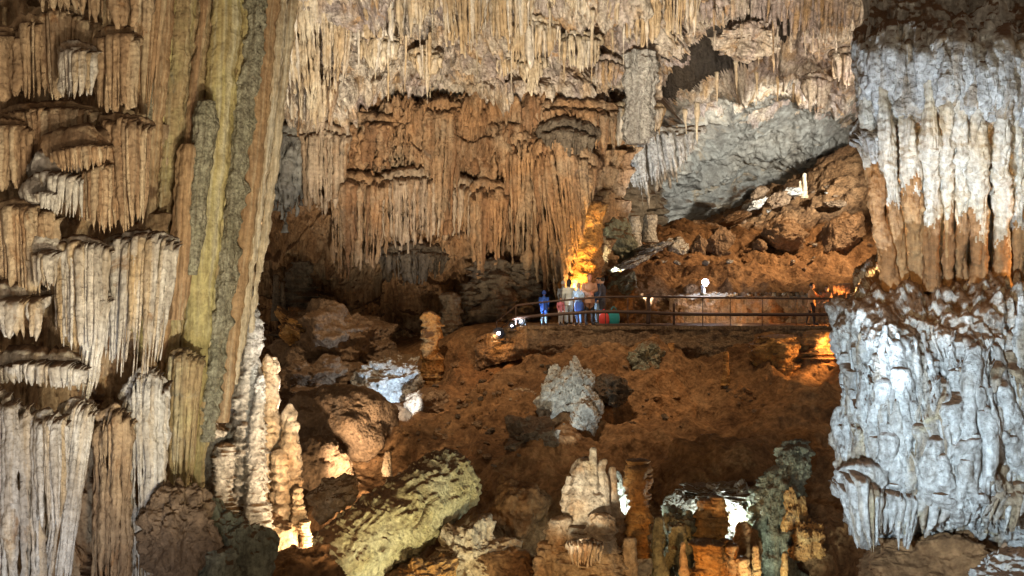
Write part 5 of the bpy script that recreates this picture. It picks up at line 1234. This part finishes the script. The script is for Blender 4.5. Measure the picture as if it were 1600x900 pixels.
# ceiling and centre wall
spot(690, 1010, 14, 700, 40, 42, 29000, (1., .87, .68), 44, .25)
spot(790, 800, 31, 700, 30, 42, 36000, (1., .86, .66), 40, .2, .9)
spot(640, 980, 14, 690, 235, 45, 19000, (1., .80, .56), 24, .25, .9)
spot(1000, 985, 13, 880, 300, 44, 16000, (1., .76, .46), 14, .25, 1.)  # added pool of golden light on the organ pipes
spot(420, 985, 15, 560, 60, 41, 17000, (1., .97, .92), 20, .25, 1.)  # added pool of white light on the upper left ceiling
spot(960, 1000, 14, 1010, 70, 44, 28000, NEUT, 26, .3, .8)
spot(1120, 1000, 13, 1240, 90, 46, 34000, (1., .84, .66), 24, .3, .8)
# grey cavern
spot(1008, 503, 41.5, 1025, 245, 49.6, 4600, (.82, .9, 1.), 24, .03)
spot(1450, 225, 43, 1150, 265, 61, 21000, (.95, .96, .9), 44, .3)  # added spot, hidden behind the canopy, to brighten the grey wall
spot(1460, 250, 38, 1210, 110, 49, 4200, (1., .88, .72), 60, .3)  # added unseen spot to brighten the speckled ceiling
# glowing wall, people
bulb(898, 446, 43.2, 110, AMBER)
spot(905, 500, 42.0, 908, 385, 43.6, 2600, (1., .56, .13), 30)
spot(962, 428, 45.6, 985, 355, 48.4, 420, (.98, 1., .72), 80, .05)
spot(1150, 504, 39.7, 1150, 470, 42.5, 220, (1., .74, .45), 140, .02)  # added spot tucked behind the rail foot to brighten the parapet
spot(800, 505, 39.6, 895, 480, 40.6, 1300, (.72, .85, 1.), 40)
spot(1345, 470, 40.5, 1270, 480, 40.3, 1100, (1., .36, .08), 90)
bulb(768, 528, 39.5, 60, AMBER)
bulb(1102, 436, 42.2, 110, (.8, .85, 1.), .17)
spot(985, 432, 46.0, 1010, 395, 46.8, 500, (.85, 1., .85), 120)
# slopes, with added fill from above the frame
spot(840, -160, 33, 880, 590, 37, 7400, (1., .74, .48), 46, .4, .9)  # added soft fill from overhead for the earth slope
spot(1180, -120, 36, 1180, 600, 37, 3600, (1., .68, .38), 40, .4, .9)
spot(620, -120, 33, 600, 610, 40, 6000, (1., .76, .50), 36, .4)  # added overhead fill to lift the left recess
spot(1320, 540, 36.5, 1180, 560, 37.5, 420, AMBER, 120)
spot(1440, 130, 42, 1200, 390, 48, 9500, (1., .70, .42), 70, .3)  # added spot, hidden behind the canopy, for the upper slope
spot(642, 642, 37.2, 600, 590, 40, 620, (.55, .74, 1.), 100, .03)
spot(560, 770, 31.5, 525, 640, 36, 1500, (1., .76, .52), 60)
# fallen column, gnarled rock
spot(760, 1000, 22.5, 640, 820, 27, 1100, (1., .94, .60), 70)
spot(884, 700, 31.4, 893, 622, 35, 260, (.8, .95, 1.), 44, .03)  # added cool spot to brighten the gnarled rock
# bottom centre
bulb(966, 800, 27.3, 130, (.80, 1., .95)); bulb(1142, 812, 27.6, 190, (.86, 1., .95))
spot(840, 930, 20.5, 900, 760, 26, 2300, (.95, .92, .74), 26)
spot(860, 940, 21, 905, 900, 26, 560, (1., .6, .25), 60)
spot(1100, 1000, 23, 1110, 850, 26.5, 480, AMBER, 60)
spot(1190, 1000, 24, 1225, 760, 27.4, 700, (.85, 1., .88), 60)
# right formation
spot(1130, 930, 7, 1480, 660, 14, 6200, (.62, .82, 1.), 46, .08, 1.)
spot(1240, 1040, 11.4, 1500, 95, 14.6, 4300, (.64, .80, 1.), 40, .05, .4)
spot(1330, 455, 16.8, 1480, 390, 15.6, 500, (1., .56, .2), 120)
spot(1250, -130, 10, 1490, 400, 15.4, 1000, (1., .66, .32), 34, .1)
spot(1700, 440, 15.0, 1560, 380, 16, 110, (1., .52, .17), 120)
spot(1690, 1150, 8.5, 1600, 110, 14.4, 1000, (1., .97, .78), 34, .1)

# ------------------------------------------------------------------ world, camera
w = bpy.data.worlds.new('World'); SC.world = w; w.use_nodes = True
bg = w.node_tree.nodes['Background']; bg.inputs[0].default_value = (1., .78, .56, 1); bg.inputs[1].default_value = .27
cd = bpy.data.cameras.new('camera'); cd.sensor_width = 36; cd.lens = 36 * FOC / 1600; cd.clip_start = .1; cd.clip_end = 400
cam = bpy.data.objects.new('camera', cd); COL.objects.link(cam); cam.rotation_euler = (R(90), 0, 0); SC.camera = cam
SC.view_settings.view_transform = 'Standard'; SC.view_settings.look = 'None'; SC.view_settings.exposure = 0.; SC.view_settings.gamma = 1
SC.render.engine = 'CYCLES'
SC.cycles.use_denoising = True
try: SC.cycles.denoiser = 'OPENIMAGEDENOISE'
except Exception: pass
SC.cycles.max_bounces = 4; SC.cycles.diffuse_bounces = 3; SC.cycles.glossy_bounces = 2
SC.cycles.sample_clamp_indirect = 4
